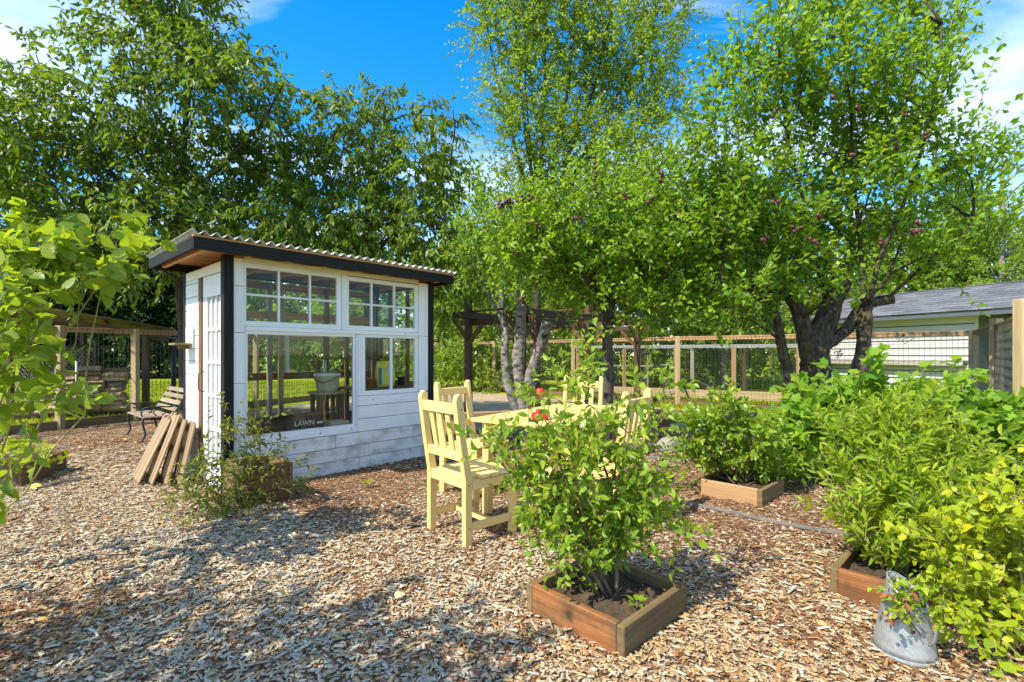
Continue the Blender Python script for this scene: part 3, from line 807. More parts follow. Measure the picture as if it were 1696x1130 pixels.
# ================================================================== GARDEN SHED
def shed():
    T = thing('garden_shed', 'small white greenhouse shed with black posts and corrugated roof', 'shed', SHED, SHED_RZ)
    wh, lo, bk = M['white'], M['white_low'], M['black']
    # black corner posts
    bbox('corner_post', T, (-.032, -.034, 0), (.05, .05, 2.13), bk)
    bbox('corner_post', T, (2.238, -.034, 0), (2.305, .05, 2.13), bk)
    bbox('corner_post', T, (-.02, 1.175, 0), (.05, 1.235, 2.10), bk)
    bbox('corner_post', T, (2.24, 1.175, 0), (2.305, 1.235, 2.10), bk)
    # white corner boards, in lengths
    for a, b in ((0, .52), (.524, .98), (.984, 1.44), (1.444, 1.86), (1.864, 2.115)):
        bbox('corner_board', T, (.054, -.014, a), (.148, .012, b), wh if a > .5 else lo)
    for a, b in ((.80, 1.46), (1.464, 2.10)):
        bbox('corner_board', T, (2.096, -.014, a), (2.234, .012, b), wh)
    # siding below and beside the big window
    rows = [(0.004, .130, [(.152, .57), (.574, 1.30), (1.304, 2.234)], lo), (.135, .262, [(.152, 1.42), (1.424, 2.234)], lo),
            (.268, .399, [(.152, 1.03), (1.034, 2.234)], lo), (.405, .460, [(.152, 1.268)], wh), (.405, .540, [(1.29, 2.234)], wh),
            (.546, .680, [(1.29, 2.234)], wh), (.686, .788, [(1.29, 2.234)], wh)]
    for a, b, segs, mt in rows:
        for s0, s1 in segs:
            bbox('siding_plank', T, (s0, -.012+random.uniform(-.002, .002), a), (s1, .012, b), mt)
    # upper sashes
    bbox('header_board', T, (.150, -.010, 2.085), (2.094, .012, 2.13), wh)
    def sash(nm, s0, s1, z0, z1, cols, rws, fw=.0):
        f = bbox(nm, T, (s0, -.004, z0-.05), (s1, .03, z0), wh)           # bottom rail carries the rest
        zi = f.matrix_basis.inverted()
        def sub(n_, lo_, hi_, mt):
            o = bbox(n_, None, lo_, hi_, mt, 0.002)
            mb = o.matrix_basis.copy(); o.parent = f; o.matrix_basis = zi @ mb
        sub('rail', (s0, -.004, z1), (s1, .03, z1+.045), wh)
        sub('stile', (s0, -.004, z0), (cols[0][0], .03, z1), wh)
        sub('stile', (cols[-1][1], -.004, z0), (s1, .03, z1), wh)
        for c0, c1 in zip(cols, cols[1:]):
            sub('muntin', (c0[1], -.002, z0), (c1[0], .026, z1), wh)
        for r0, r1 in zip(rws, rws[1:]):
            for c in cols:
                sub('muntin', (c[0], -.001, r0[1]), (c[1], .024, r1[0]), wh)
        for c in cols:
            for r_ in rws:
                sub('pane', (c[0], .010, r_[0]), (c[1], .013, r_[1]), M['glass'])
        return f
    sash('upper_window', .150, 1.098, 1.552, 2.038, [(.164, .446), (.468, .752), (.774, 1.046)], [(1.552, 1.784), (1.804, 2.038)])
    bbox('mullion', T, (1.100, -.016, 1.502), (1.168, .02, 2.084), wh)
    sash('upper_window', 1.170, 2.092, 1.552, 2.030, [(1.188, 1.450), (1.474, 1.746), (1.770, 2.040)], [(1.552, 1.780), (1.800, 2.030)])
    bbox('middle_rail', T, (.152, -.018, 1.462), (2.092, .014, 1.500), wh)
    # large fixed window
    sash('large_window', .152, 1.262, .497, 1.428, [(.176, 1.236)], [(.497, 1.428)])
    bbox('trim_board', T, (1.266, -.013, .405), (1.286, .012, 1.458), wh)
    bbox('trim_board', T, (1.290, -.010, .792), (1.336, .012, 1.458), wh)
    sash('side_window', 1.340, 2.092, .842, 1.428, [(1.380, 1.702), (1.734, 2.044)], [(.842, 1.428)])
    # nail heads
    for s, z in ((1.21, .45), (.86, .44), (1.9, 1.48), (.6, .33), (1.47, .74)):
        mb = MB(); mb.lathe([(0, .003), (.006, .003), (.007, 0)], 8, Matrix.Translation((s, -.016, z)) @ Matrix.Rotation(R(90), 4, 'X'))
        mb.build('nail_head', M['iron'], T)
    # left wall: planks, jamb, door
    zs = [0.0, .14, .27, .40, .53, .66, .787, .911, 1.043, 1.175, 1.30, 1.43, 1.547, 1.689, 1.822, 1.958]
    for a, b in zip(zs, zs[1:]):
        bbox('siding_plank', T, (-.013, .735, a+.003), (.012, 1.172, b-.003), wh)
    bbox('header_board', T, (-.012, .055, 1.995), (.012, 1.172, 2.085), wh)
    bbox('siding_plank', T, (-.013, .735, 1.961), (.012, 1.172, 1.992), wh)
    bbox('door_jamb', T, (-.020, .640, 0), (.03, .728, 1.992), M['brown'])
    d = bbox('door', T, (-.004, .053, .012), (.03, .636, .23), wh)
    inv = d.matrix_basis.inverted()
    def dsub(n_, lo_, hi_, mt):
        o = bbox(n_, None, lo_, hi_, mt, 0.002); mb = o.matrix_basis.copy(); o.parent = d; o.matrix_basis = inv @ mb
    dsub('stile', (-.005, .510, .232), (.03, .636, 1.785), wh)
    dsub('stile', (-.005, .053, .232), (.03, .140, 1.785), wh)
    dsub('rail', (-.005, .053, 1.787), (.03, .636, 1.988), wh)
    gz = [.232+i*.3106 for i in range(6)]
    gt = [.140, .263, .387, .510]
    for i in range(3):
        for j in range(5):
            dsub('pane', (.010, gt[i]+.008, gz[j]+.008), (.014, gt[i+1]-.008, gz[j+1]-.008), M['doorglass'])
    for t in gt[1:3]:
        dsub('muntin', (-.006, t-.010, .232), (.02, t+.010, 1.785), wh)
    for z in gz[1:5]:
        for i in range(3):
            dsub('muntin', (-.004, gt[i]+(.010 if i else 0), z-.011), (.018, gt[i+1]-(.010 if i < 2 else 0), z+.011), wh)
    mb = MB(); mb.tube([(-.006, .60, 1.08), (-.05, .60, 1.06), (-.055, .60, .98), (-.05, .60, .90), (-.006, .60, .88)], .006, 6)
    mb.build('door_handle', M['iron'], T, True)
    # rear and right walls: timber frame with glazing
    for s in (.10, .80, .93, 1.50, 1.78, 2.18):
        bbox('stud', T, (s, 1.125, 0), (s+.05, 1.172, 2.06), M['post'] if s in (.93,) else M['brown'] if s > 1.4 else M['grey_wood'])
    for z, mt in ((.02, M['brown']), (.94, M['brown']), (1.52, M['fresh']), (1.66, M['fresh']), (2.0, M['fresh'])):
        bbox('cross_beam', T, (.152, 1.178, z), (2.236, 1.212, z+.085), mt)
    sw = bbox('rear_window', T, (.985, 1.120, 1.028), (1.498, 1.124, 1.03), wh)
    inv2 = sw.matrix_basis.inverted()
    for lo_, hi_, n_, mt in (((.985, 1.09, 1.03), (1.03, 1.119, 1.46), 'stile', wh), ((1.46, 1.09, 1.03), (1.498, 1.119, 1.46), 'stile', wh),
                             ((.985, 1.085, 1.462), (1.498, 1.119, 1.50), 'rail', wh), ((1.034, 1.100, 1.034), (1.456, 1.103, 1.456), 'pane', M['glass'])):
        o = bbox(n_, None, lo_, hi_, mt); mb_ = o.matrix_basis.copy(); o.parent = sw; o.matrix_basis = inv2 @ mb_
    for a, b in ((0, .20), (.205, .40)):
        bbox('siding_plank', T, (.155, 1.178, .11+a), (2.235, 1.20, .11+b-.006), M['grey_wood'])
    for a in np.arange(0, .84, .14):
        bbox('siding_plank', T, (2.268, .055, a+.003), (2.295, 1.17, a+.137), wh)
    for y in (.40, .78):
        bbox('stud', T, (2.225, y, .842), (2.265, y+.045, 2.06), M['brown'])
    bbox('cross_beam', T, (2.268, .055, .846), (2.300, 1.17, .90), M['brown'])
    bbox('cross_beam', T, (2.268, .055, 1.50), (2.300, 1.17, 1.56), M['brown'])
    for y0, y1 in ((.055, .396), (.449, .776), (.829, 1.12)):
        for z0, z1 in ((.905, 1.495), (1.565, 2.05)):
            bbox('pane', T, (2.245, y0, z0), (2.249, y1, z1), M['glass'])
    bbox('floor_slab', T, (.05, .05, .006), (2.24, 1.12, .03), M['grey_wood'])
    # roof
    zt = 2.204
    bbox('fascia', T, (-.316, -.228, 2.106), (2.462, -.200, zt), bk)
    bbox('fascia', T, (-.316, -.198, 2.106), (-.288, 1.235, zt), bk)
    bbox('fascia', T, (2.434, -.198, 2.106), (2.462, 1.235, zt), bk)
    bbox('fascia', T, (-.286, 1.207, 2.106), (2.432, 1.235, zt), bk)
    bbox('drip_batten', T, (-.318, -.232, zt+.002), (2.464, -.19, zt+.016), M['fresh'])
    for i, s in enumerate(np.linspace(-.20, 2.34, 8)):
        bbox('rafter', T, (s-.02, -.196, 2.125), (s+.02, 1.203, 2.178), M['fresh'])
    n = 12
    ys = np.linspace(-.196, 1.203, n+1)
    for i in range(n):
        bbox('roof_board', T, (-.284, ys[i]+.003, 2.182), (2.430, ys[i+1]-.003, 2.2), M['fresh'])
    s = np.arange(-.335, 2.49, .011)
    mb = MB()
    vs, fs = [], []
    ny = 3
    for j, y in enumerate((-.262, .5, 1.27)):
        for x in s:
            vs.append((x, y, 2.240+.018*math.sin(2*math.pi*x/.088)-.012*(y+.26)))
    k = len(s)
    for j in range(ny-1):
        for i in range(k-1):
            fs.append((j*k+i, j*k+i+1, (j+1)*k+i+1, (j+1)*k+i))
    mb.add(vs, fs)
    o = mb.build('corrugated_roof', M['roofing'], T, True)
    sd = o.modifiers.new('t', 'SOLIDIFY'); sd.thickness = .004
    return T
shed_o = shed()
def inshed(s, y, z=0.0):
    return SHED + U*s + V_*y + Vector((0, 0, z))

# --- things inside the shed
def sack(name, label, loc, w, d, h, mat, lean=0.0, rz=SHED_RZ):
    T = thing(name, label, 'bag', loc, rz)
    mb = MB(); n, k = 20, 9
    vs, fs = [], []
    rr = random.Random(5)
    for j in range(k):
        z = j/(k-1)
        wi = w/2*(0.92+.12*math.sin(math.pi*z)); de = d/2*(1.0-.72*max(0, z-.55)/.45)*(0.85+.2*math.sin(math.pi*min(1, z*1.2)))
        for i in range(n):
            a = 2*math.pi*i/n
            c, s_ = math.cos(a), math.sin(a)
            e = .45
            x = wi*math.copysign(abs(c)**e, c); y = de*math.copysign(abs(s_)**e, s_)
            vs.append((x+rr.uniform(-.006, .006), y+lean*z*h+rr.uniform(-.006, .006), z*h+rr.uniform(-.004, .004)))
    for j in range(k-1):
        for i in range(n):
            fs.append((j*n+i, j*n+(i+1) % n, (j+1)*n+(i+1) % n, (j+1)*n+i))
    fs.append(tuple(range(n))[::-1]); fs.append(tuple((k-1)*n+i for i in range(n)))
    mb.add(vs, fs).build('sack', mat, T, True)
    return T
def text_mesh(txt, size, parent, mat, loc, rot=(R(90), 0, 0)):
    cu = bpy.data.curves.new('lettering', 'FONT'); cu.body = txt; cu.size = size; cu.extrude = 0.0008; cu.align_x = 'CENTER'
    cu.offset = size*0.018
    tmp = bpy.data.objects.new('lettering_curve', cu)
    me = bpy.data.meshes.new_from_object(tmp)
    me.name = 'lettering'
    bpy.data.objects.remove(tmp); bpy.data.curves.remove(cu)
    me.materials.clear()
    o = link('lettering', me, parent, mat); o.location = loc; o.rotation_euler = rot
    return o
b1 = sack('soil_bag', 'dark brown bag lettered LAWN behind the big shed window', inshed(.80, .20, .032), .40, .16, .60, M['bag'])
text_mesh('LAWN', .070, b1, M['print'], (-.045, -.098, .49))
o = MB().box((.085, -.0, .0), (.15, .002, .022)).build('printed_band', M['print'], b1); o.location = (0, -.099, .495)
b2 = sack('feed_bag', 'yellow bag with blue print on the potting shelf', inshed(1.78, .22, .862), .24, .10, .30, M['bag_yellow'])
MB().box((-.118, -.062, .03), (-.085, -.052, .22)).build('blue_panel', M['blue'], b2)
MB().box((-.02, -.060, .17), (.08, -.053, .22)).build('printed_band', M['print'], b2)
# potting shelf on the right
t = thing('potting_shelf', 'brown potting shelf inside the shed behind the right window', 'shelf', inshed(1.80, .40), SHED_RZ)
bbox('shelf_board', t, (-.44, -.30, .832), (.42, -.02, .862), M['brown'])
bbox('shelf_board', t, (-.44, -.016, .832), (.42, .26, .862), M['brown'])
for x in (-.42, .37):
    for y in (-.26, .2):
        bbox('leg', t, (x, y, .031), (x+.045, y+.045, .83), M['brown'])
t = thing('wall_shelf', 'high dark shelf inside the shed holding a terracotta pot', 'shelf', inshed(1.75, .98), SHED_RZ)
bbox('shelf_board', t, (-.40, -.12, 1.50), (.42, .10, 1.525), M['brown'])
bbox('shelf_board', t, (-.40, -.12, 1.18), (.42, .10, 1.205), M['brown'])
bbox('upright', t, (-.40, -.12, 1.21), (-.36, -.08, 1.495), M['brown'])
bbox('upright', t, (.38, -.12, 1.21), (.42, -.08, 1.495), M['brown'])
bbox('upright', t, (-.40, .05, .031), (-.36, .09, 1.175), M['brown'])
bbox('upright', t, (.38, .05, .031), (.42, .09, 1.175), M['brown'])
t = thing('flower_pot', 'orange terracotta pot on the high shed shelf', 'pot', inshed(1.60, .93, 1.527), 0)
MB().lathe([(0, 0), (.05, 0), (.075, .11), (.085, .11), (.085, .145), (.072, .145), (.068, .10)], 20).build('pot', M['terracotta'], t, True)
for i, (s, y, c, lab) in enumerate(((1.50, .30, 'greypipe', 'small grey pot on the potting shelf'), (1.62, .28, 'terracotta', 'small clay pot on the potting shelf beside the yellow bag'), (2.02, .24, 'pipe', 'black nursery pot on the potting shelf by the shed corner'))):
    t = thing('nursery_pot', lab, 'pot', inshed(s, y, .863), 0)
    MB().lathe([(0, 0), (.035, 0), (.05, .09), (.055, .09), (.055, .105), (.045, .105), (.043, .07)], 16).build('pot', M[c], t, True)
t = thing('wooden_stool', 'tall wooden stool holding a white tub inside the shed', 'stool', inshed(1.16, .42), SHED_RZ)
bbox('seat', t, (-.16, -.14, .80), (.16, .14, .83), M['post'])
for x in (-.14, .10):
    for y in (-.12, .08):
        bbox('leg', t, (x, y, .032), (x+.04, y+.04, .798), M['brown'])
t = thing('plastic_tub', 'white tub standing on the wooden stool in the shed', 'tub', inshed(1.16, .42, .832), 0)
MB().lathe([(0, 0), (.11, 0), (.135, .17), (.145, .17), (.145, .20), (.13, .20), (.12, .05), (0, .05)], 24).build('tub', M['tub'], t, True)
mb = MB(); mb.tube([(.14, 0, .18), (.10, -.11, .13), (0, -.15, .10), (-.10, -.11, .13), (-.14, 0, .18)], .005, 6); mb.build('handle', M['iron'], t, True)
t = thing('seed_trough', 'wooden trough of soil along the back of the shed', 'planter', inshed(.62, .86), SHED_RZ)
bbox('board', t, (-.42, -.16, .03), (.50, -.135, .52), M['brown'])
bbox('board', t, (-.42, .20, .03), (.50, .225, .52), M['brown'])
bbox('board', t, (-.42, -.132, .03), (-.395, .197, .52), M['brown'])
bbox('board', t, (.475, -.132, .03), (.50, .197, .52), M['brown'])
MB().box((-.39, -.13, .40), (.47, .195, .485)).build('soil', M['soil'], t)
t = thing('cardboard_box', 'tan cardboard box under the stool in the shed', 'box', inshed(1.12, .15, .031), SHED_RZ)
MB().box((-.10, -.08, 0), (.12, .10, .50)).build('carton', M['card'], t, bevel=.004)

# little wall shelf on the shed's left wall
t = thing('wall_plaque_shelf', 'small grey plaque with a wooden ledge on the shed side wall', 'wall shelf', inshed(-.014, .98, 1.30), SHED_RZ)
prof = [(-.11, 0), (.12, 0), (.13, .20), (.115, .225), (.06, .225), (.055, .20), (-.04, .20), (-.05, .225), (-.10, .225), (-.115, .20)]
MB().prism([(-a, b) for a, b in prof], -.022, 0).build('plaque', M['plaque'], t, bevel=.002)
MB().box((-.026, -.04, .07), (-.023, .045, .19)).build('picture', M['tub'], t)
bbox('ledge', t, (-.17, -.115, .035), (-.027, .115, .055), M['deck'])
bbox('bracket', t, (-.12, -.01, .0), (-.027, .012, .033), M['deck'])

# leaning deck panels ---------------------------------------------------------
def deck_panel(label, foot, top, width_dir, nsl=5, sw=.045):
    foot, top, wd = Vector(foot), Vector(top), Vector(width_dir).normalized()
    T = thing('deck_panel', label, 'deck panel', foot, group='deck panels leaning on the shed')
    ax = (top-foot).normalized(); nrm = ax.cross(wd).normalized()
    if nrm.z < 0: nrm = -nrm
    L = (top-foot).length
    for i in range(nsl):
        a = wd*(i-(nsl-1)/2)*(sw+.010)
        e = random.uniform(-.02, .02)
        beam('slat', T, a+nrm*.02, a+ax*(L+e)+nrm*.02, sw, .018, M['deck'], nrm, .004)
    for f in (.12, .55, .88):
        beam('batten', T, ax*L*f-wd*nsl*.024, ax*L*f+wd*nsl*.024, .05, .020, M['brown'], nrm)
def gp(px, py): 
    D = H0*F/(py-HZ); return Vector(((px-848)/F*D, D, 0))
for i, (fx, fy, tx, ty, tz, lab) in enumerate(((-.44, 1.06, -.13, 1.28, .58, 'outermost slatted deck panel leaning on the shed side'), (-.36, .93, -.10, 1.10, .62, 'second slatted deck panel leaning on the shed side'),
                                         (-.27, .80, -.07, .96, .60, 'third slatted deck panel leaning on the shed side'), (-.19, .68, -.04, .82, .57, 'slatted deck panel nearest the shed door'))):
    deck_panel(lab, inshed(fx, fy, .02), inshed(tx, ty, tz), V_+U*0.05, 6, .050)

# ================================================================== PLANTER BOXES
E1, E2 = Vector((.70, -.714, 0)), Vector((.714, .70, 0))
def planter(label, ctr, size=.55, h=.14, rz=math.atan2(-.714, .70), tone='cedar', group='square plank planters', sx=None, sy=None, rows=1):
    T = thing('planter_box', label, 'planter', (ctr[0], ctr[1], 0), rz, group)
    a, b = (sx or size)/2, (sy or size)/2
    th = .036
    hh = h/rows
    for r in range(rows):
        z0, z1 = r*hh+(.002 if r else 0), (r+1)*hh-.001
        bbox('board', T, (-a+th+.001, -b, z0), (a-th-.001, -b+th, z1), M[tone], .004)
        bbox('board', T, (-a+th+.001, b-th, z0), (a-th-.001, b, z1), M['cedar_old'], .004)
        bbox('board', T, (-a, -b, z0), (-a+th, b, z1-.002), M['cedar_old'], .004)
        bbox('board', T, (a-th, -b, z0), (a, b, z1-.002), M['cedar_old'], .004)
    for sx_ in (-1, 1):
        for yy in (-b+.02, b-.02):
            for zz in (.3, .72):
                MB().lathe([(0, .0012), (.004, .001), (.005, 0)], 8, Matrix.Translation((sx_*(a+.0005), yy, h*zz)) @ Matrix.Rotation(R(90*sx_), 4, 'Y')).build('screw', M['iron'], T)
    n = 14
    vs, fs = [], []
    rr = random.Random(int(ctr[0]*100))
    for j in range(n+1):
        for i in range(n+1):
            vs.append((-a+th+(2*a-2*th)*i/n, -b+th+(2*b-2*th)*j/n, h*0.55+rr.uniform(-.012, .014)+.02*math.exp(-((i-n/2)**2+(j-n/2)**2)/14)))
    for j in range(n):
        for i in range(n):
            fs.append((j*(n+1)+i, j*(n+1)+i+1, (j+1)*(n+1)+i+1, (j+1)*(n+1)+i))
    MB().add(vs, fs).build('soil', M['soil'], T, True)
    return T
planter('orange cedar planter box in the foreground holding the largest blueberry bush', (.459, 2.40))
planter('cedar planter box on the path behind, holding a low blueberry bush', (2.036, 4.41), tone='rail')
planter('cedar planter box beside the galvanised watering can', (2.044, 2.575), tone='cedar')
planter('deep brown plank planter at the shed corner with trailing herbs', tuple((Vector((-2.15, 3.97, 0))+U*.19+V_*.22).xy), sx=.40, sy=.46, h=.33, rz=SHED_RZ, tone='brown', rows=3, group='deep planters')
planter('weathered raised bed board at the left edge with strawberry leaves', (-5.32, 4.80), sx=1.3, sy=.75, h=.21, rz=.30, tone='cedar_old', group='raised beds')

# ================================================================== CHAIRS AND TABLE
def make_chair(label, loc, fwd):
    rz = math.atan2(-fwd[0], fwd[1])
    T = thing('garden_chair', label, 'chair', (loc[0], loc[1], 0), rz, 'yellow chairs round the table')
    y_ = M['yellow']
    def post(x):
        # side profile in (y,z): straight to the seat, then raked back, rounded top
        pf = [(-.030, 0.002), (.024, .002), (.028, .44), (-.020, .70), (-.050, .965)]
        arc = [(-.052-.016*math.sin(t)*1.0-.018*(1-math.cos(t)), .965+.018*math.sin(t)) for t in (.5, 1.0, 1.5)]
        pf += [(-.056, .983), (-.068, .993), (-.084, .990), (-.097, .972), (-.103, .945), (-.072, .70), (-.030, .44)]
        MB().prism(pf, x-.021, x+.021).build('back_post', y_, T, bevel=.004)
    post(-.215); post(.215)
    for x in (-.215, .215):
        bbox('leg', T, (x-.022, .36, .002), (x+.022, .405, .425), y_, .004)
        bbox('side_rail', T, (x-.016, .030, .365), (x+.016, .358, .423), y_, .003)
        bbox('stretcher', T, (x-.014, .026, .10), (x+.014, .358, .150), y_, .003)
    bbox('stretcher', T, (-.198, .185, .105), (.198, .213, .145), y_, .003)
    bbox('front_rail', T, (-.19, .368, .365), (.19, .396, .423), y_, .003)
    bbox('back_rail', T, (-.192, -.022, .375), (.192, .012, .440), y_, .003)
    for i in range(5):
        y0 = .020+i*.081
        bbox('seat_slat', T, (-.232 if i else -.19, y0, .427), (.232 if i else .19, y0+.075, .447), y_, .004)
    def tilt(z): return -.046-.05*(z-.60)/.33
    beam('lower_rail', T, (-.192, tilt(.585)+.012, .585), (.192, tilt(.585)+.012, .585), .032, .058, y_)
    beam('top_rail', T, (-.192, tilt(.895)+.012, .895), (.192, tilt(.895)+.012, .895), .036, .068, y_)
    for x in (-.2365, .2365):
        for y, z in ((-.062, .895), (-.020, .585), (.0, .40), (.0, .125)):
            MB().lathe([(0, .0012), (.005, .001), (.006, 0)], 8, Matrix.Translation((x, y, z)) @ Matrix.Rotation(R(90 if x > 0 else -90), 4, 'Y')).build('screw_plug', M['brown'], T)
    for x in (-.098, 0, .098):
        beam('back_slat', T, (x, tilt(.60)+.014, .615), (x, tilt(.88)+.012, .860), .050, .016, y_, (0, 1, 0))
    return T
make_chair('nearest yellow chair with its back to the shed', (-.4285, 3.358), (.76, .65))
make_chair('yellow chair behind the nearest one, in front of the black shed post', (-.50, 4.66), (.82, -.57))
make_chair('yellow chair on the right of the table behind the blueberry bush', (.84, 3.60), (-.82, .57))
make_chair('yellow chair at the far end of the table by the dark plum trunk', (.80, 5.70), (-.45, -.89))
def table():
    a1 = Vector((.57, .82, 0)).normalized()
    T = thing('slatted_table', 'pale yellow slatted garden table between the chairs', 'table', (.43, 4.26, 0), math.atan2(a1.y, a1.x))
    y_ = M['yellow']
    n = 11; w = .80
    for i in range(n):
        y0 = -w/2+.035+i*(w-.07)/n
        bbox('table_slat', T, (-.70, y0+.008, .722), (.70, y0+(w-.07)/n-.010, .744), y_, .003)
    for s in (-1, 1):
        bbox('edge_rail', T, (-.75, s*w/2-.0345*(s > 0)-0.0*(s < 0), .718), (.75, s*w/2+.0345*(s < 0), .747), y_, .004)
        bbox('apron', T, (-.66, s*.33-.014, .64), (.66, s*.33+.014, .716), y_, .003)
        bbox('end_rail', T, (s*.702 if s > 0 else -.75, -w/2+.037, .718), (.75 if s > 0 else -.702, w/2-.037, .746), y_, .004)
        for q in (-1, 1):
            bbox('leg', T, (s*.68-.03, q*.33-.03 + (0.045 if q < 0 else -0.045), .002), (s*.68+.03, q*.33+.03 + (0.045 if q < 0 else -0.045), .716), y_, .004)
table()
def lantern():
    T = thing('oil_lantern', 'red metal oil lantern standing on the table', 'lantern', (.215, 3.80, .747), .4)
    MB().lathe([(0, 0), (.062, 0), (.068, .012), (.066, .04), (.05, .052), (.03, .056), (.03, .075), (.0, .075)], 24).build('base', M['red'], T, True)
    MB().lathe([(.028, .076), (.045, .10), (.048, .125), (.038, .155), (.03, .17)], 20).build('globe', M['glass'], T, True)
    MB().lathe([(.036, .171), (.045, .176), (.05, .19), (.03, .205), (.032, .225), (.02, .238), (0, .24)], 20).build('cap', M['red'], T, True)
    for s in (-1, 1):
        mb = MB(); mb.tube([(s*.055, 0, .03), (s*.072, 0, .06), (s*.072, 0, .15), (s*.05, 0, .19)], .003, 6); mb.build('side_tube', M['red'], T, True)
    mb = MB(); mb.tube([(-.07, 0, .15), (-.06, .0, .26), (0, 0, .30), (.06, 0, .26), (.07, 0, .15)], .002, 5); mb.build('handle', M['iron'], T, True)
lantern()

# ================================================================== WATERING CAN
def can():
    T = thing('watering_can', 'galvanised conical can planted up beside the corner planter', 'watering can', (1.64, 2.07, .008), R(-20))
    A = Matrix.Identity(4)
    n = 40
    vs, fs = [], []
    lv = 12
    for j in range(lv+1):
        z = j/lv
        for i in range(n):
            a = 2*math.pi*i/n
            top = .315-.105*(0.5+0.5*math.cos(a-R(-35)))**1.3        # mouth slopes down towards the viewer's right
            r = .118-.055*(z*top/.315)
            vs.append(A @ Vector((r*math.cos(a), r*math.sin(a), .012+z*top)))
    for j in range(lv):
        for i in range(n):
            fs.append((j*n+i, j*n+(i+1) % n, (j+1)*n+(i+1) % n, (j+1)*n+i))
    b = MB().add(vs, fs).build('body', M['galv'], T, True)
    sd = b.modifiers.new('t', 'SOLIDIFY'); sd.thickness = .003
    mb = MB(); mb.tube([vs[lv*n+i] for i in range(n)]+[vs[lv*n]], .004, 6, False); mb.build('rim', M['galv'], T, True)
    MB().lathe([(.118, .014), (.121, .004), (.121, -.004), (.0, -.004)], 40).build('base_ring', M['galv'], T, True)
    mb = MB(); mb.lathe([(0, .175), (.083, .175)], 24, A); mb.build('soil', M['soil'], T)
    ks = int(n*.62)
    mb = MB(); mb.tube([vs[j*n+ks]*1.0 for j in range(lv+1)], .0028, 5); mb.build('seam', M['galv'], T, True)
    def strap(name, pts, w, wd):
        p = smooth_path(pts, 14); wd = Vector(wd).normalized()
        v2, f2 = [], []
        for q in p: v2 += [q-wd*w/2, q+wd*w/2]
        for i in range(len(p)-1): f2.append((2*i, 2*i+1, 2*i+3, 2*i+2))
        o = MB().add(v2, f2).build(name, M['galv'], T, True)
        m_ = o.modifiers.new('t', 'SOLIDIFY'); m_.thickness = .004; m_.offset = 0
    dv = Vector((.62, -.78, 0)); sv = Vector((.78, .62, 0))        # strap handle on the viewer's right front
    def h(r, z): return dv*r+Vector((0, 0, z))
    strap('side_handle', [h(.085, .195), h(.112, .215), h(.128, .185), h(.130, .14), h(.122, .10), h(.106, .085)], .026, sv)
    strap('top_handle', [(-.035, -.045, .285), (-.03, -.025, .325), (-.02, .02, .325), (-.02, .045, .285)], .016, (1, .1, 0))
    mb = MB(); mb.lathe([(0, .004), (.005, .003), (.006, 0)], 8, Matrix.Translation(h(.1265, .185)) @ dv.to_track_quat('Z', 'Y').to_matrix().to_4x4()); mb.build('rivet', M['iron'], T)
can()
bpy.data.objects['watering_can'].scale = (.92, .92, .94)

# ================================================================== BENCH
def bench():
    f0, f1 = Vector((-5.85, 7.55, 0)), Vector((-5.18, 6.95, 0))
    e = (f1-f0).normalized(); d = Vector((-e.y, e.x, 0)); 
    if d.x < 0: d = -d
    T = thing('park_bench', 'small weathered bench with iron scroll ends behind the shed', 'bench', f0, math.atan2(e.y, e.x))
    # local: x along the bench, y towards the back
    sgn = 1 if Vector((-e.y, e.x, 0)).dot(d) > 0 else -1
    L = (f1-f0).length
    sh = .34
    for i in range(5):
        y = sgn*(.02+i*.075)
        beam('seat_slat', T, (-.06, y, sh+.012), (L+.06, y, sh+.012), .062, .020, M['bench_wood'])
    for i in range(4):
        t = i/3
        beam('back_slat', T, (-.06, sgn*(.385+.14*t), sh+.10+.26*t), (L+.06, sgn*(.385+.14*t), sh+.10+.26*t), .065, .018, M['bench_wood'], (0, -sgn*.9, .45))
    for x in (0, L):
        fr = MB()
        def c(pts, r=.014): fr.tube(smooth_path([(x, sgn*p, q) for p, q in pts], 14), r, 6)
        c([(-.06, .002), (-.01, .03), (.025, .12), (.0, .24), (.0, sh-.005)])
        c([(.44, .002), (.38, .06), (.34, .18), (.34, sh-.005)])
        c([(0, sh-.012), (.18, sh-.028), (.35, sh-.012)])
        c([(.34, sh-.01), (.40, sh+.12), (.50, sh+.30), (.54, sh+.40), (.57, sh+.41)])
        c([(.0, sh), (-.02, sh+.08), (.02, sh+.145), (.10, sh+.12), (.09, sh+.075), (.06, sh+.09)], .010)
        c([(.02, sh+.145), (.20, sh+.15), (.32, sh+.14), (.42, sh+.16)], .012)
        c([(.16, sh+.02), (.12, sh+.08), (.20, sh+.13), (.27, sh+.07), (.22, sh+.03)], .008)
        fr.build('end_frame', M['iron'], T, True)
bench()

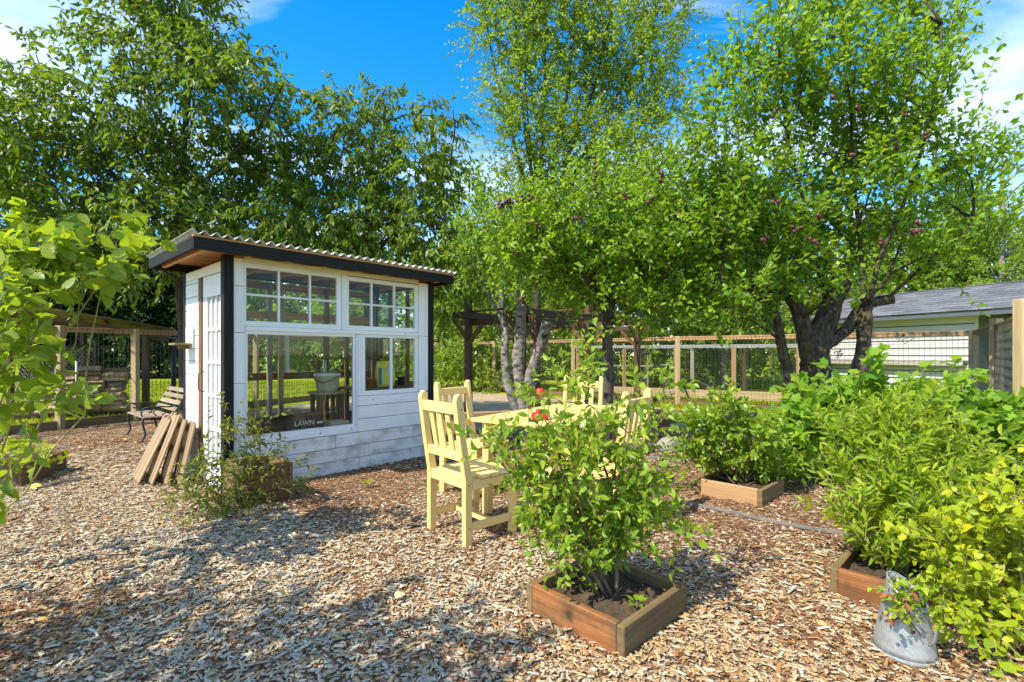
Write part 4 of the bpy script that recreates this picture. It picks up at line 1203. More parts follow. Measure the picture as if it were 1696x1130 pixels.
# ================================================================== FENCES
def wire_mesh(parent, a, b, z0, z1, off, sx=.075, sz=.10, th=.0032):
    a, b = Vector(a), Vector(b)
    L = (b-a).length; d = (b-a)/L; nrm = Vector((-d.y, d.x, 0))
    mb = MB()
    Mx = Matrix(((d.x, nrm.x, 0, a.x), (d.y, nrm.y, 0, a.y), (0, 0, 1, 0), (0, 0, 0, 1)))
    n = int(L/sx)
    for i in range(1, n):
        x = i*L/n
        mb.box((x-th/2, -th/2, z0), (x+th/2, th/2, z1), Mx)
    k = int((z1-z0)/sz)
    for j in range(k+1):
        z = z0+(z1-z0)*j/k
        mb.box((0, th/2+.0005, z-th/2), (L, th*1.5, z+th/2), Mx)
    o = mb.build('wire_mesh', M['wire'], parent, off=parent.location)
    o['kind'] = 'stuff'
def fence(name, label, pts, top=1.70, posth=None, pw=.10, board=True, rail=M['rail']):
    T = thing(name, label, 'fence', (pts[0][0], pts[0][1], 0))
    o = Vector((pts[0][0], pts[0][1], 0))
    for i, p in enumerate(pts):
        q = Vector((p[0], p[1], 0))-o
        h = (posth[i] if posth else top+.01)
        if h: beam('post', T, q, q+Vector((0, 0, h)), pw, pw, M['post'], (1, 0, 0), .006)
    for a, b in zip(pts, pts[1:]):
        a, b = Vector((*a, 0)), Vector((*b, 0))
        d = (b-a).normalized(); g = d*(pw/2+.002)
        nrm = Vector((-d.y, d.x, 0)); 
        if nrm.dot(a) > 0: nrm = -nrm
        beam('top_rail', T, a+g-o+Vector((0, 0, top-.045)), b-g-o+Vector((0, 0, top-.045)), .04, .09, rail, (0, 0, 1))
        if board: beam('base_board', T, a+g-o+Vector((0, 0, .075)), b-g-o+Vector((0, 0, .075)), .04, .14, M['cedar_old'], (0, 0, 1))
        wire_mesh(T, a+g+nrm*.03, b-g+nrm*.03, .15, top-.02, nrm, th=.0045)
fence('mesh_fence', 'wire mesh fence with timber rail running behind the bench and shed', FL, 1.70)
fence('mesh_fence', 'wire mesh fence along the back right of the garden, before the white outbuilding', FR[2:], 1.66)
fence('mesh_fence', 'short run of tall mesh fence at the right edge', [FR[0], FR[1], (8.08, 8.66)], 1.66, posth=[1.80, 1.74, 0], pw=.11)
# wire heart on the fence
def heart():
    c = W(1499, 560, 9.35)
    T = thing('wire_heart', 'dark wire heart hanging on the fence before the white wall', 'ornament', c)
    pts = []
    for i in range(33):
        a = 2*math.pi*i/32
        x = 16*math.sin(a)**3; y = 13*math.cos(a)-5*math.cos(2*a)-2*math.cos(3*a)-math.cos(4*a)
        pts.append(Vector((x*.0115, -.0, y*.0065)))
    mb = MB(); mb.tube(pts, .005, 5, False); mb.build('outer_heart', M['pipe'], T, True)
    mb = MB(); mb.tube([p*.5+Vector((-.05, -.008, .01)) for p in pts], .004, 5, False); mb.build('inner_heart', M['pipe'], T, True)
    mb = MB(); mb.tube([(.12, 0, -.02), (.16, 0, .04), (.20, 0, .08)], .004, 5); mb.build('hook', M['pipe'], T, True)
heart()
# round pasture posts far out on the lawn
far_posts = [(-19.0, 28), (-14.6, 27.5), (-11.4, 27.5), (-9.3, 27.8), (-22.8, 28.2)]
plabs = ['orange round pasture post left of the shed, beyond the lawn', 'orange pasture post seen through the left edge of the big shed window', 'orange pasture post in the middle of the big shed window', 'orange pasture post toward the right of the big shed window', 'orange pasture post behind the woodpile']
for (x, y), lb in zip(far_posts, plabs):
    T = thing('pasture_post', lb, 'post', (x, y, 0), group='round pasture posts on the lawn')
    MB().tube([(0, 0, 0), (0, 0, 1.0), (0, 0, 1.80), (0, 0, 1.84)], [.14, .135, .13, .10], 12).build('post', M['rail'], T, True)
    MB().lathe([(.16, 1.842), (.16, 1.87), (.0, 1.93)], 12).build('cap', M['greypipe'], T)

# ================================================================== WOODSHED
def woodshed():
    T = thing('wood_store', 'lean-to wood store with dark sloping roof behind the left fence', 'wood store', (-8.9, 9.6, 0))
    o = Vector(T.location)
    ex = Vector((.80, .60, 0)); ey = Vector((-.60, .80, 0))
    def q(a, b, z): return ex*a+ey*b+Vector((0, 0, z))
    for a, b, h in ((-.9, .1, 2.06), (1.45, .1, 1.62), (-.9, 2.1, 2.06), (1.45, 2.1, 1.62), (.3, 2.1, 1.85)):
        beam('post', T, q(a, b, 0), q(a, b, h), .10, .10, M['pergola'], (1, 0, 0))
    for b in (.06, .9, 1.7, 2.3):
        beam('rafter', T, q(-1.3, b, 2.16), q(1.85, b, 1.62), .05, .11, M['brown'])
    for k in range(7):
        a = -1.25+k*.5
        beam('purlin', T, q(a, -.15, 2.2-.1714*(a+1.0)-.02+.03), q(a, 2.6, 2.2-.1714*(a+1.0)-.02+.03), .07, .03, M['brown'])
    vs, fs = [], []
    s = np.arange(-.22, 2.7, .03)
    for x in (-1.4, 1.95):
        for b in s:
            vs.append(q(x, b, 2.28-.1714*(x+1.0)+.012*math.sin(2*math.pi*b/.12)))
    k = len(s)
    for i in range(k-1): fs.append((i, i+1, k+i+1, k+i))
    ob = MB().add(vs, fs).build('corrugated_roof', M['roofing_dark'], T, True)
    sd = ob.modifiers.new('t', 'SOLIDIFY'); sd.thickness = .006
    for z in (.12,):
        beam('floor_board', T, q(-.9, .5, z-.06), q(1.4, .5, z-.06), .9, .04, M['brown'])
    return T
woodshed()
def log_mesh(seed, L):
    rr = random.Random(seed)
    kind = seed % 3
    n = 4 if kind == 0 else 5 if kind == 1 else 8
    prof = [(math.cos(2*math.pi*i/n+rr.uniform(-.25, .25))*rr.uniform(.045, .068), math.sin(2*math.pi*i/n+rr.uniform(-.25, .25))*rr.uniform(.036, .05)) for i in range(n)]
    me = bpy.data.meshes.new('log')
    mb = MB(); mb.prism(prof, -L/2, L/2)
    me.from_pydata(mb.v, [], mb.f)
    bm = bmesh.new(); bm.from_mesh(me); bmesh.ops.recalc_face_normals(bm, faces=bm.faces); bm.to_mesh(me); bm.free()
    me.materials.append(M['firewood'])
    return me
logs = [log_mesh(i, L) for i, L in enumerate((.42, .46, .40, .48, .44, .38, .45, .43))]
ORD = ['bottom', 'second', 'third', 'fourth', 'fifth', 'sixth', 'seventh', 'eighth', 'ninth', 'tenth', 'eleventh', 'twelfth']
def stack(px0, px1, D, ztop, pile, group, rows_z=.088, rz=0.0):
    x0, x1 = (px0-848)/F*D, (px1-848)/F*D
    nr = int((ztop-.11)/rows_z); nc = max(1, int(round((x1-x0)/.40)))
    for r in range(nr):
        for c in range(nc):
            me = random.choice(logs)
            o = bpy.data.objects.new('firewood_log', me); COL.objects.link(o)
            o.location = (x0+(c+.5)*(x1-x0)/nc+random.uniform(-.05, .05), D+random.uniform(-.05, .05), .16+r*rows_z)
            o.rotation_euler = (random.uniform(-.5, .5), random.uniform(-.05, .05), rz+random.uniform(-.22, .22))
            o.scale = (1, 1.6, 1.3)
            place = '' if nc == 1 else (', left log', ', right log', ', middle log')[c if nc == 2 else (0, 2, 1)[c]]
            tag(o, 'split firewood log in the %s woodpile, %s row%s' % (pile, 'top' if r == nr-1 else ORD[r], place), 'log', group)
stack(52, 128, 9.55, .98, 'loose left', 'logs of the left woodpile', rz=.1)
stack(122, 170, 9.8, 1.0, 'middle', 'logs of the middle woodpile', rz=.3)
stack(172, 206, 9.95, 1.05, 'neat right', 'logs of the right woodpile', rows_z=.095)
T = thing('metal_pole', 'thin grey metal pole in front of the woodpile', 'pole', W(127, 690, 9.15)*1.0)
T.location.z = 0
MB().tube([(0, 0, 0), (0, 0, 1.12)], .022, 8).build('pole', M['greypipe'], T, True)
def gate():
    T = thing('chain_link_panel', 'black chain link panel with pipe rails behind the woodpile', 'chain link fence', (-9.9, 11.2, 0))
    def tb(nm, pts, r): mb = MB(); mb.tube(pts, r, 8); mb.build(nm, M['pipe'], T, True)
    tb('pipe_post', [(0.5, 0, 0), (0.5, 0, 1.48), (.53, 0, 1.52), (.57, 0, 1.48)], .035)
    tb('pipe_post', [(1.9, .5, 0), (1.9, .5, 1.46)], .05)
    tb('pipe_post', [(-2.2, 0, 0), (-2.2, 0, 1.45)], .035)
    tb('pipe_rail', [(-2.2, 0, 1.42), (.5, 0, 1.42)], .022)
    tb('pipe_rail', [(.5, 0, 1.42), (1.9, .5, 1.40)], .022)
    tb('pipe_rail', [(1.9, .5, 1.40), (2.9, .8, 1.46)], .022)
    mb = MB()
    for i in range(-14, 28):
        x = -2.2+i*.10
        for sg in (1, -1):
            p = [(x if sg > 0 else x+1.36, 0, .06), (x+1.36 if sg > 0 else x, 0, 1.42)]
            pts = []
            for t in np.linspace(0, 1, 8):
                a = p[0][0]*(1-t)+p[1][0]*t
                if -2.2 <= a <= .5: pts.append((a, .004*sg, .06+1.36*t))
            if len(pts) > 1: mb.tube(pts, .0035, 3, False)
    o = mb.build('chain_mesh', M['greypipe'], T); o['kind'] = 'stuff'
gate()

# ================================================================== PERGOLA
def pergola():
    P2 = Vector((.17, 8.75, 0))
    T = thing('pergola', 'dark timber pergola with braced posts behind the table', 'pergola', P2, SHED_RZ)
    pt = M['pergola']
    hs = {(0, 0): 2.37, (2.1, 0): 2.25, (4.2, 0): 2.02, (0, 1.38): 2.34, (2.1, 1.38): 2.18, (4.2, 1.38): 2.02}
    for (a, b), h in hs.items():
        bbox('post', T, (a-.06, b-.06, 0), (a+.06, b+.06, h), pt, .006)
    for b in (-.085, 1.295):
        bbox('beam', T, (-.35, b, 1.93), (4.32, b+.022, 2.06), pt)
        bbox('beam', T, (-.35, b+.148, 1.93), (4.32, b+.170, 2.06), pt)
    for a in (.0, 2.1, 4.2):
        bbox('cross_beam', T, (a+.062, -.30, 1.80), (a+.10, 1.70, 1.925), pt)
    for i, a in enumerate(np.linspace(0.1, 4.0, 5)):
        bbox('slat', T, (a-.022, -.35, 2.062), (a+.022, 1.72, 2.10), pt)
    for (a, b) in hs:
        for sx in (-1, 1):
            if (a == 0 and sx < 0 and False): continue
            beam('brace', T, (a+sx*.05, b-.02, 1.52), (a+sx*.42, b-.02, 1.92), .07, .04, M['brown'], (0, 1, 0))
        sy = 1 if b == 0 else -1
        beam('brace', T, (a-.02, b+sy*.05, 1.45), (a-.02, b+sy*.42, 1.80), .07, .04, M['brown'], (1, 0, 0))
pergola()

# ================================================================== WHITE OUTBUILDING
def outbuilding():
    d = Vector((-.38, .92, 0)).normalized()
    T = thing('outbuilding', 'white sided outbuilding with grey shingle roof behind the right fence', 'building', (13.1, 14.0, 0), math.atan2(d.y, d.x))
    # local: x along the visible wall (away from the viewer), y towards the viewer's left (outside), so the house lies at -y
    L, Dp = 4.4, 4.2
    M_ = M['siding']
    MB().box((0, -Dp, 0), (L, -.03, 2.4)).build('wall_core', M['slate_trim'], T)  # dark core seen through wide gaps stands in for the boards' shadow lines
    z = .04
    while z < 2.2:
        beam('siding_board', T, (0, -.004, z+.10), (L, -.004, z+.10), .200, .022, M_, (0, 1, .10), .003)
        z += .232
    for x in (-.03, L+.002):
        bbox('corner_trim', T, (x, -.10, 0), (x+.028, .012, 2.38), M['slate_trim'] if x > 0 else M_)
    bbox('ledge', T, (.15, .002, 1.02), (L+.3, .30, 1.06), M['grey_wood'])
    bbox('ledge', T, (.15, .272, .90), (L+.3, .30, 1.015), M['grey_wood'])
    bbox('soffit', T, (-2.55, -.03, 2.40), (L+.5, .44, 2.42), M_)
    bbox('eave_board', T, (-2.57, .442, 2.30), (L+.52, .475, 2.46), M['slate_trim'])
    # roof planes
    rz_, ry = 3.38, -Dp/2
    e = Vector((0, .50, 2.44)); r = Vector((0, ry, rz_))
    sl = (r-e); SL = sl.length; sl.normalize()
    nrm = Vector((0, -sl.z, sl.y)); 
    if nrm.z < 0: nrm = -nrm
    me = MB(); me.add([(-2.57, .49, 2.425), (L+.52, .49, 2.425), (L+.52, ry, rz_-.015), (-2.57, ry, rz_-.015), (-2.57, 2*ry-.49, 2.425), (L+.52, 2*ry-.49, 2.425)], [(0, 1, 2, 3), (3, 2, 5, 4)])
    o = me.build('roof_deck', M['shingle'], T)
    rows = 12; cw = .50
    for j in range(rows):
        f = j/rows
        x = -2.57-(.22 if j % 2 else 0)
        while x < L+.52:
            x0, x1 = max(x, -2.57), min(x+cw-.012, L+.52)
            if x1-x0 > .05:
                jj = random.uniform(-.010, .010)
                p = e+sl*(SL*f+jj)
                q = e+sl*(SL*f+SL/rows*1.12)
                c0, c1 = p+nrm*.026, q+nrm*.012
                ctr = (c0+c1)/2
                ax = (c1-c0).normalized(); nn = Vector((1, 0, 0)).cross(ax)
                beam('shingle', T, Vector((x0, ctr.y, ctr.z)), Vector((x1, ctr.y, ctr.z)), (c1-c0).length, .010, M['shingle'], nn, 0)
            x += cw
    beam('ridge_cap', T, (-2.57, ry, rz_+.02), (L+.52, ry, rz_+.02), .2, .02, M['shingle'])
    MB().box((-2.5, -Dp, 0), (-2.42, -2.4, 2.4)).build('porch_shade_panel', M['slate_trim'], T)  # dark sheet added to stand for the shade inside the open porch
    bbox('porch_post', T, (-2.5, .0, 0), (-2.38, .12, 2.398), M['slate_trim'])
    MB().add([(-2.5, 0.3, 2.42), (-2.5, -Dp-.3, 2.42), (-2.5, ry, rz_-.04)], [(0, 1, 2)]).build('gable', M_, T)
    MB().add([(L, 0, 2.4), (L, -Dp, 2.4), (L, ry, rz_-.04)], [(0, 1, 2)]).build('gable', M_, T)
outbuilding()

# ================================================================== POULTRY RUN behind the fence
def run():
    T = thing('poultry_run', 'wire poultry run with pale roof edge behind the back fence', 'animal run', (2.1, 15.8, 0))
    a, b = Vector((2.1, 15.8, 0)), Vector((7.3, 12.6, 0))
    d = (b-a).normalized(); L = (b-a).length; n = Vector((-d.y, d.x, 0))
    if n.y < 0: n = -n
    T.location = a
    for i in range(5):
        q = d*(L*i/4)
        beam('post', T, q, q+Vector((0, 0, 1.40)), .09, .09, M['rail'], (1, 0, 0))
        beam('post', T, q+n*2.2, q+n*2.2+Vector((0, 0, 1.40)), .09, .09, M['pergola'] if i % 2 else M['grey_wood'], (1, 0, 0))
    beam('roof_edge', T, d*-.25+Vector((0, 0, 1.46)), d*(L+.25)+Vector((0, 0, 1.46)), .05, .08, M['roof_edge'])
    beam('roof_edge', T, d*-.25+n*2.2+Vector((0, 0, 1.46)), d*(L+.25)+n*2.2+Vector((0, 0, 1.46)), .05, .08, M['roof_edge'])
    beam('base_board', T, d*.0+Vector((0, 0, .13))-n*.06, d*L+Vector((0, 0, .13))-n*.06, .03, .24, M['post'])
    beam('perch', T, d*.3+n*1.4+Vector((0, 0, .85)), d*2.6+n*1.4+Vector((0, 0, .85)), .04, .04, M['grey_wood'])
    wire_mesh(T, a-n*.055, a+d*L-n*.055, .26, 1.40, None, .09, .12, .0035)
run()
def tarp():
    T = thing('dark_tarp', 'dark green shade net draped over a frame in the poultry run', 'tarp', (4.55, 15.3, 0))
    vs, fs = [], []
    n = 16
    for j in range(n+1):
        for i in range(n+1):
            u, v = i/n, j/n
            x = -.35+2.3*u; y = -.1+1.1*v
            z = 1.28*(1-u)**1.0-.12*math.sin(math.pi*u)-.10*math.sin(2*math.pi*v)*u+.04*math.sin(11*u+7*v)-.1*(v-.5)**2+.06
            vs.append((x, y, max(.02, z)))
    for j in range(n):
        for i in range(n):
            fs.append((j*(n+1)+i, j*(n+1)+i+1, (j+1)*(n+1)+i+1, (j+1)*(n+1)+i))
    o = MB().add(vs, fs).build('net', M['tarp'], T, True)
    o.modifiers.new('t', 'SOLIDIFY').thickness = .01
    beam('frame_pole', T, (-.36, 0, 0), (-.36, 0, 1.2), .04, .04, M['grey_wood'], (1, 0, 0))
    beam('frame_pole', T, (-.36, .9, 0), (-.36, .9, 1.2), .04, .04, M['grey_wood'], (1, 0, 0))
tarp()
def ladder():
    T = thing('roost_ladder', 'dark metal roosting ladder leaning in the poultry run', 'ladder', (4.25, 13.75, 0))
    L0, L1 = (.0, 0, .0), (-.06, .30, .98)
    R0, R1 = (.62, -.1, 0), (.34, .25, .98)
    for p, q in ((L0, L1), (R0, R1)):
        mb = MB(); mb.tube([p, q], .016, 8); mb.build('side_rail', M['pipe'], T, True)
    for t in (.22, .58, .95):
        a = Vector(L0).lerp(Vector(L1), t); b = Vector(R0).lerp(Vector(R1), t)
        mb = MB(); mb.tube([a, b], .012, 6); mb.build('rung', M['greypipe'], T, True)
ladder()

# ================================================================== beds, stones, edging at the back
def timber_bed():
    T = thing('timber_bed', 'low weathered timber bed before the back fence', 'raised bed', (2.55, 8.75, 0), -.38)
    bbox('timber', T, (0, 0, 0), (1.75, .10, .17), M['cedar_old'], .01)
    bbox('timber', T, (0.0, .75, 0), (1.75, .85, .20), M['post'], .01)
    bbox('timber', T, (1.755, .0, 0), (1.85, .85, .21), M['grey_wood'], .01)
    bbox('timber', T, (-.10, .0, 0), (-.005, .85, .18), M['cedar_old'], .01)
    MB().box((.0, .102, .0), (1.75, .748, .09)).build('soil', M['soil'], T)
timber_bed()
def timber_bed2():
    T = thing('timber_bed', 'pale old timbers edging a bed behind the yellow chairs', 'raised bed', (-.75, 7.9, 0), .35)
    bbox('timber', T, (0, 0, 0), (1.5, .16, .16), M['grey_wood'], .015)
    bbox('timber', T, (.1, .7, 0), (1.6, .84, .22), M['deck'], .015)
    bbox('timber', T, (1.51, .0, 0), (1.62, .84, .15), M['grey_wood'], .01)
    MB().box((.1, .165, .0), (1.5, .698, .07)).build('soil', M['tan_ground'], T)
timber_bed2()
def stone(label, loc, s, seed, rz=0):
    rr = random.Random(seed)
    bm = bmesh.new(); bmesh.ops.create_icosphere(bm, subdivisions=3, radius=1)
    ph = [Vector((rr.uniform(-1, 1), rr.uniform(-1, 1), rr.uniform(-1, 1))).normalized() for _ in range(9)]
    for v in bm.verts:
        k = min(1.0, min(1.0/max(.35, v.co.normalized().dot(p))*rr.uniform(.74, .76) for p in ph if v.co.normalized().dot(p) > .35) if any(v.co.normalized().dot(p) > .35 for p in ph) else 1.0)
        c = v.co*k
        v.co = Vector((c.x*s[0], c.y*s[1], max(c.z, -.55)*s[2]))
    me = bpy.data.meshes.new('field_stone'); bm.to_mesh(me); bm.free()
    o = link('field_stone', me, None, M['rock']); o.location = (loc[0], loc[1], s[2]*.5); o.rotation_euler = (0, 0, rz)
    tag(o, label, 'stone', 'stones beside the path')
stone('pale rounded stone at the end of the old timber by the path', W(1106, 745, 6.3), (.17, .13, .13), 2)
stone('flat grey stone slab lying behind the table', W(1052, 748, 6.2), (.30, .18, .10), 4, .3)
stone('long grey slab stone in front of the timber bed', W(1190, 712, 7.9), (.55, .2, .05), 6, -.2)
stone('small grey stone beside the timber bed', W(1128, 705, 8.2), (.22, .15, .07), 8)
def edging(label, pts, w=.022, h=.020):
    p = smooth_path(pts, 24)
    vs, fs = [], []
    for i, q in enumerate(p):
        d = (p[min(i+1, 23)]-p[max(i-1, 0)]).normalized(); s = Vector((-d.y, d.x, 0))
        for k, zz in ((-1, 0), (-1, h), (1, h), (1, 0)): vs.append(q+s*k*w/2+Vector((0, 0, zz)))
    for i in range(23):
        for k in range(3): fs.append((i*4+k, i*4+k+1, (i+1)*4+k+1, (i+1)*4+k))
    o = MB().add(vs, fs).build('edging_strip', M['strip'], None)
    tag(o, label, 'edging', 'edging strips in the mulch')
edging('thin grey edging strip crossing the mulch before the low planter', [gp(1120, 836)+Vector((0, 0, .012)), gp(1180, 846)+Vector((0, 0, .014)), gp(1260, 864)+Vector((0, 0, .012)), gp(1330, 878)+Vector((0, 0, .012)), gp(1420, 893)+Vector((0, 0, .012))])
edging('grey plank strip in the mulch left of the low planter', [gp(1075, 762)+Vector((0, 0, .014)), gp(1100, 764)+Vector((0, 0, .014)), gp(1135, 768)+Vector((0, 0, .014))], .08, .03)

# ================================================================== TREES
# left cherry
t1 = [(240, 60, .85), (320, 110, .85), (305, 20, .55), (385, 150, .7), (450, 220, .6), (80, 190, .7), (180, 180, .85), (15, 240, .75), (100, 290, .95), (230, 270, 1.0), (345, 270, 1.0),
      (450, 320, .75), (30, 360, .75), (150, 380, .9), (270, 370, .85), (370, 370, .7), (250, -60, .8), (-70, 300, .9), (-60, 180, .7), (120, 70, .30, .6), (60, 100, .28, .5), (400, 90, .35, .6), (470, 150, .25, .6), (200, 430, .45), (310, 440, .35)]
b1_ = Vector((-5.85, 8.9, 0))
make_tree('cherry_tree', 'tall cherry tree with drooping leaves left of the shed', 'tree', b1_,
          [b1_, W(305, 600, 8.8), W(297, 450, 8.6), W(300, 300, 8.4), W(310, 180, 8.2), W(320, 70, 8.1)], [.10, .085, .075, .06, .045, .02],
          [([W(297, 420, 8.6), W(230, 330, 8.3), W(150, 260, 8.0), W(60, 180, 7.8)], .045, .012), ([W(300, 340, 8.4), W(370, 270, 8.2), W(430, 210, 8.2)], .04, .012),
           ([W(303, 260, 8.4), W(240, 160, 8.2), W(200, 70, 8.0)], .035, .01), ([W(297, 450, 8.6), W(180, 420, 8.2), W(80, 350, 7.8), W(-40, 280, 7.6)], .04, .012)],
          px_clumps(t1, 8.1, .8), LM['cherry'], M['bark_dark'], dens=160, Ls=(.4, .85), m=14, leafL=.145, ratio=.40, up=.25, droop=.35, leaf_down=.7, face_up=.55, twig_r=.005, limb_r=(.025, .008), tb=-.02, tpl=T_DIAMOND)
t2 = [(555, 200, .55), (640, 190, .5), (715, 205, .45), (500, 270, .75), (590, 270, .85), (680, 285, .85), (745, 300, .5), (520, 370, .85), (620, 375, .95), (715, 385, .75), (765, 400, .45),
      (775, 465, .4), (740, 500, .35), (440, 380, .6), (560, 150, .25, .7), (750, 190, .22, .7), (640, 150, .22, .6)]
b2_ = Vector((-2.75, 9.5, 0))
make_tree('cherry_tree', 'rounded cherry tree with hanging leaf clusters right behind the shed', 'tree', b2_,
          [b2_, b2_+Vector((0, 0, 1.2)), W(610, 400, 9.4), W(615, 280, 9.3), W(620, 210, 9.2)], [.11, .10, .08, .05, .02],
          [([W(608, 430, 9.4), W(540, 350, 9.2), W(490, 280, 9.0)], .05, .015), ([W(608, 430, 9.4), W(680, 360, 9.2), W(740, 290, 9.0)], .05, .015)],
          px_clumps(t2, 9.0, .8), LM['cherry'], M['bark_dark'], dens=165, Ls=(.35, .75), m=15, leafL=.15, ratio=.36, up=.1, out=.8, droop=.5, leaf_down=.9, face_up=.5, twig_r=.005, limb_r=(.025, .008), tb=.04)
# tall airy tree in the middle
t3 = [(850, 50, 1.5), (930, 30, 1.6), (1010, 70, 1.5), (1080, 100, 1.3), (800, 20, 1.0, .6), (1100, 30, 1.2, .7), (870, 140, 1.5), (960, 140, 1.5), (1045, 180, 1.5), (870, 225, 1.4), (950, 245, 1.5), (1030, 265, 1.4),
      (1110, 190, 1.0, .8), (860, 310, 1.2), (930, 330, 1.4), (880, -60, 1.8), (990, -50, 1.8), (1090, -40, 1.5, .7), (1100, 280, 1.0, .8)]
b3_ = Vector((.75, 16.2, 0))
stems3 = []
for i, (a, b) in enumerate(((800, 10), (850, -40), (905, -60), (960, -60), (1020, -30), (1085, 20), (1105, 110), (870, 120))):
    stems3.append(([W(893+i*3, 400, 16), W(893+(a-893)*.35, 270, 16), W(893+(a-893)*.75, 130 if b < 60 else 220, 15.9), W(a, b, 15.8)], .075, .018))
make_tree('alder_tree', 'tall airy multi-stemmed tree rising behind the pergola', 'tree', b3_,
          [b3_, W(888, 520, 16.1), W(890, 420, 16), W(895, 330, 16), W(897, 240, 16)], [.16, .14, .12, .09, .04], stems3,
          px_clumps(t3, 15.8, 1.4, 1.0), LM['birch'], M['bark_dark'], dens=95, Ls=(.5, 1.2), m=14, leafL=.125, ratio=.62, up=.5, droop=.15, leaf_down=.2, face_up=.6, twig_r=.007, limb_r=(.03, .01), shell=.2)
# central plum
t4 = [(845, 400, .45), (900, 420, .5), (960, 380, .5), (1030, 380, .6), (1100, 400, .6), (1000, 310, .42), (1080, 300, .5), (920, 455, .35), (1010, 455, .40), (1110, 470, .55), (1150, 350, .45), (850, 435, .33), (960, 430, .36),
      (985, 270, .16, 1.2), (880, 345, .2, .8), (1070, 480, .35), (1040, 430, .45), (930, 340, .45), (890, 380, .4), (1120, 330, .45), (1060, 360, .5), (975, 460, .35), (1140, 420, .5), (1050, 510, .26), (1100, 515, .28), (1000, 495, .2)]
b4_ = Vector((1.25, 6.6, 0))
make_tree('plum_tree', 'plum tree with straight dark trunk beside the pergola', 'tree', b4_,
          [b4_, W(1007, 640, 6.6), W(1006, 560, 6.6), W(1010, 490, 6.6), W(1012, 420, 6.6), W(1010, 350, 6.6)], [.085, .075, .07, .065, .05, .02],
          [([W(1008, 520, 6.6), W(960, 450, 6.4), W(900, 400, 6.3), W(850, 360, 6.3)], .035, .010), ([W(1008, 510, 6.6), W(1070, 440, 6.5), W(1130, 380, 6.4)], .035, .010), ([W(985, 515, 6.6), W(985, 440, 6.5), W(990, 330, 6.5)], .03, .008)],
          px_clumps(t4, 6.7, .7), LM['plum'], M['bark_dark'], dens=360, Ls=(.25, .55), m=11, leafL=.088, ratio=.54, up=.4, droop=.15, leaf_down=.2, face_up=.6, twig_r=.004, limb_r=(.018, .006), tb=.12)
# pollarded plum with three pale stems
b5_ = Vector((.16, 7.75, 0))
t5 = [(830, 430, .5), (870, 400, .45), (800, 380, .45), (835, 480, .18), (910, 390, .4), (780, 425, .32), (880, 440, .28), (800, 320, .22, .7), (860, 335, .25)]
make_tree('pollarded_plum', 'old pollarded plum with three stout pale stems before the pergola', 'tree', b5_,
          [b5_, b5_+Vector((0, 0, .35)), W(858, 600, 7.75), W(862, 540, 7.75), W(863, 505, 7.75)], [.15, .12, .095, .09, .075],
          [([b5_+Vector((-.05, 0, .25)), W(843, 640, 7.7), W(836, 585, 7.7), W(838, 545, 7.7), W(828, 520, 7.7)], .085, .045), ([b5_+Vector((.05, 0, .2)), W(878, 630, 7.7), W(892, 585, 7.6), W(908, 533, 7.5)], .095, .085),
           ([W(862, 520, 7.75), W(850, 450, 7.6), W(815, 400, 7.5)], .03, .01), ([W(828, 522, 7.7), W(810, 490, 7.6), W(785, 450, 7.5)], .03, .01)],
          px_clumps(t5, 7.5, .4), LM['plum'], M['bark_pale'], dens=360, Ls=(.25, .55), m=11, leafL=.088, ratio=.54, up=.4, droop=.15, leaf_down=.2, face_up=.6, twig_r=.004, limb_r=(.018, .006), tb=.06)
# big gnarled fruit tree on the right
t6 = [(1230, 150, .40), (1205, 240, .45), (1290, 100, .42), (1360, 70, .42), (1300, 200, .6), (1400, 150, .6), (1480, 120, .5), (1550, 80, .42), (1540, 170, .42), (1450, 230, .6), (1350, 280, .7), (1230, 330, .55), (1530, 270, .5),
      (1450, 330, .6), (1280, 420, .55), (1180, 440, .45), (1380, 390, .5), (1500, 400, .4), (1230, 505, .35), (1155, 520, .32), (1570, 350, .35), (1170, 330, .4), (1440, 20, .4), (1520, 10, .35), (1310, 20, .35), (1390, -10, .35), (1340, 450, .3), (1130, 480, .4), (1200, 400, .45), (1100, 440, .4), (1260, 460, .35), (1420, 440, .35), (1600, 300, .4), (1630, 400, .45), (1560, 430, .35), (1300, 490, .28), (1345, 470, .26), (1260, 535, .24), (1400, 495, .22), (1205, 530, .28)]
b6_ = Vector((4.05, 6.6, 0))
q6 = 6.6
t6c = px_clumps(t6, 6.4, .7)
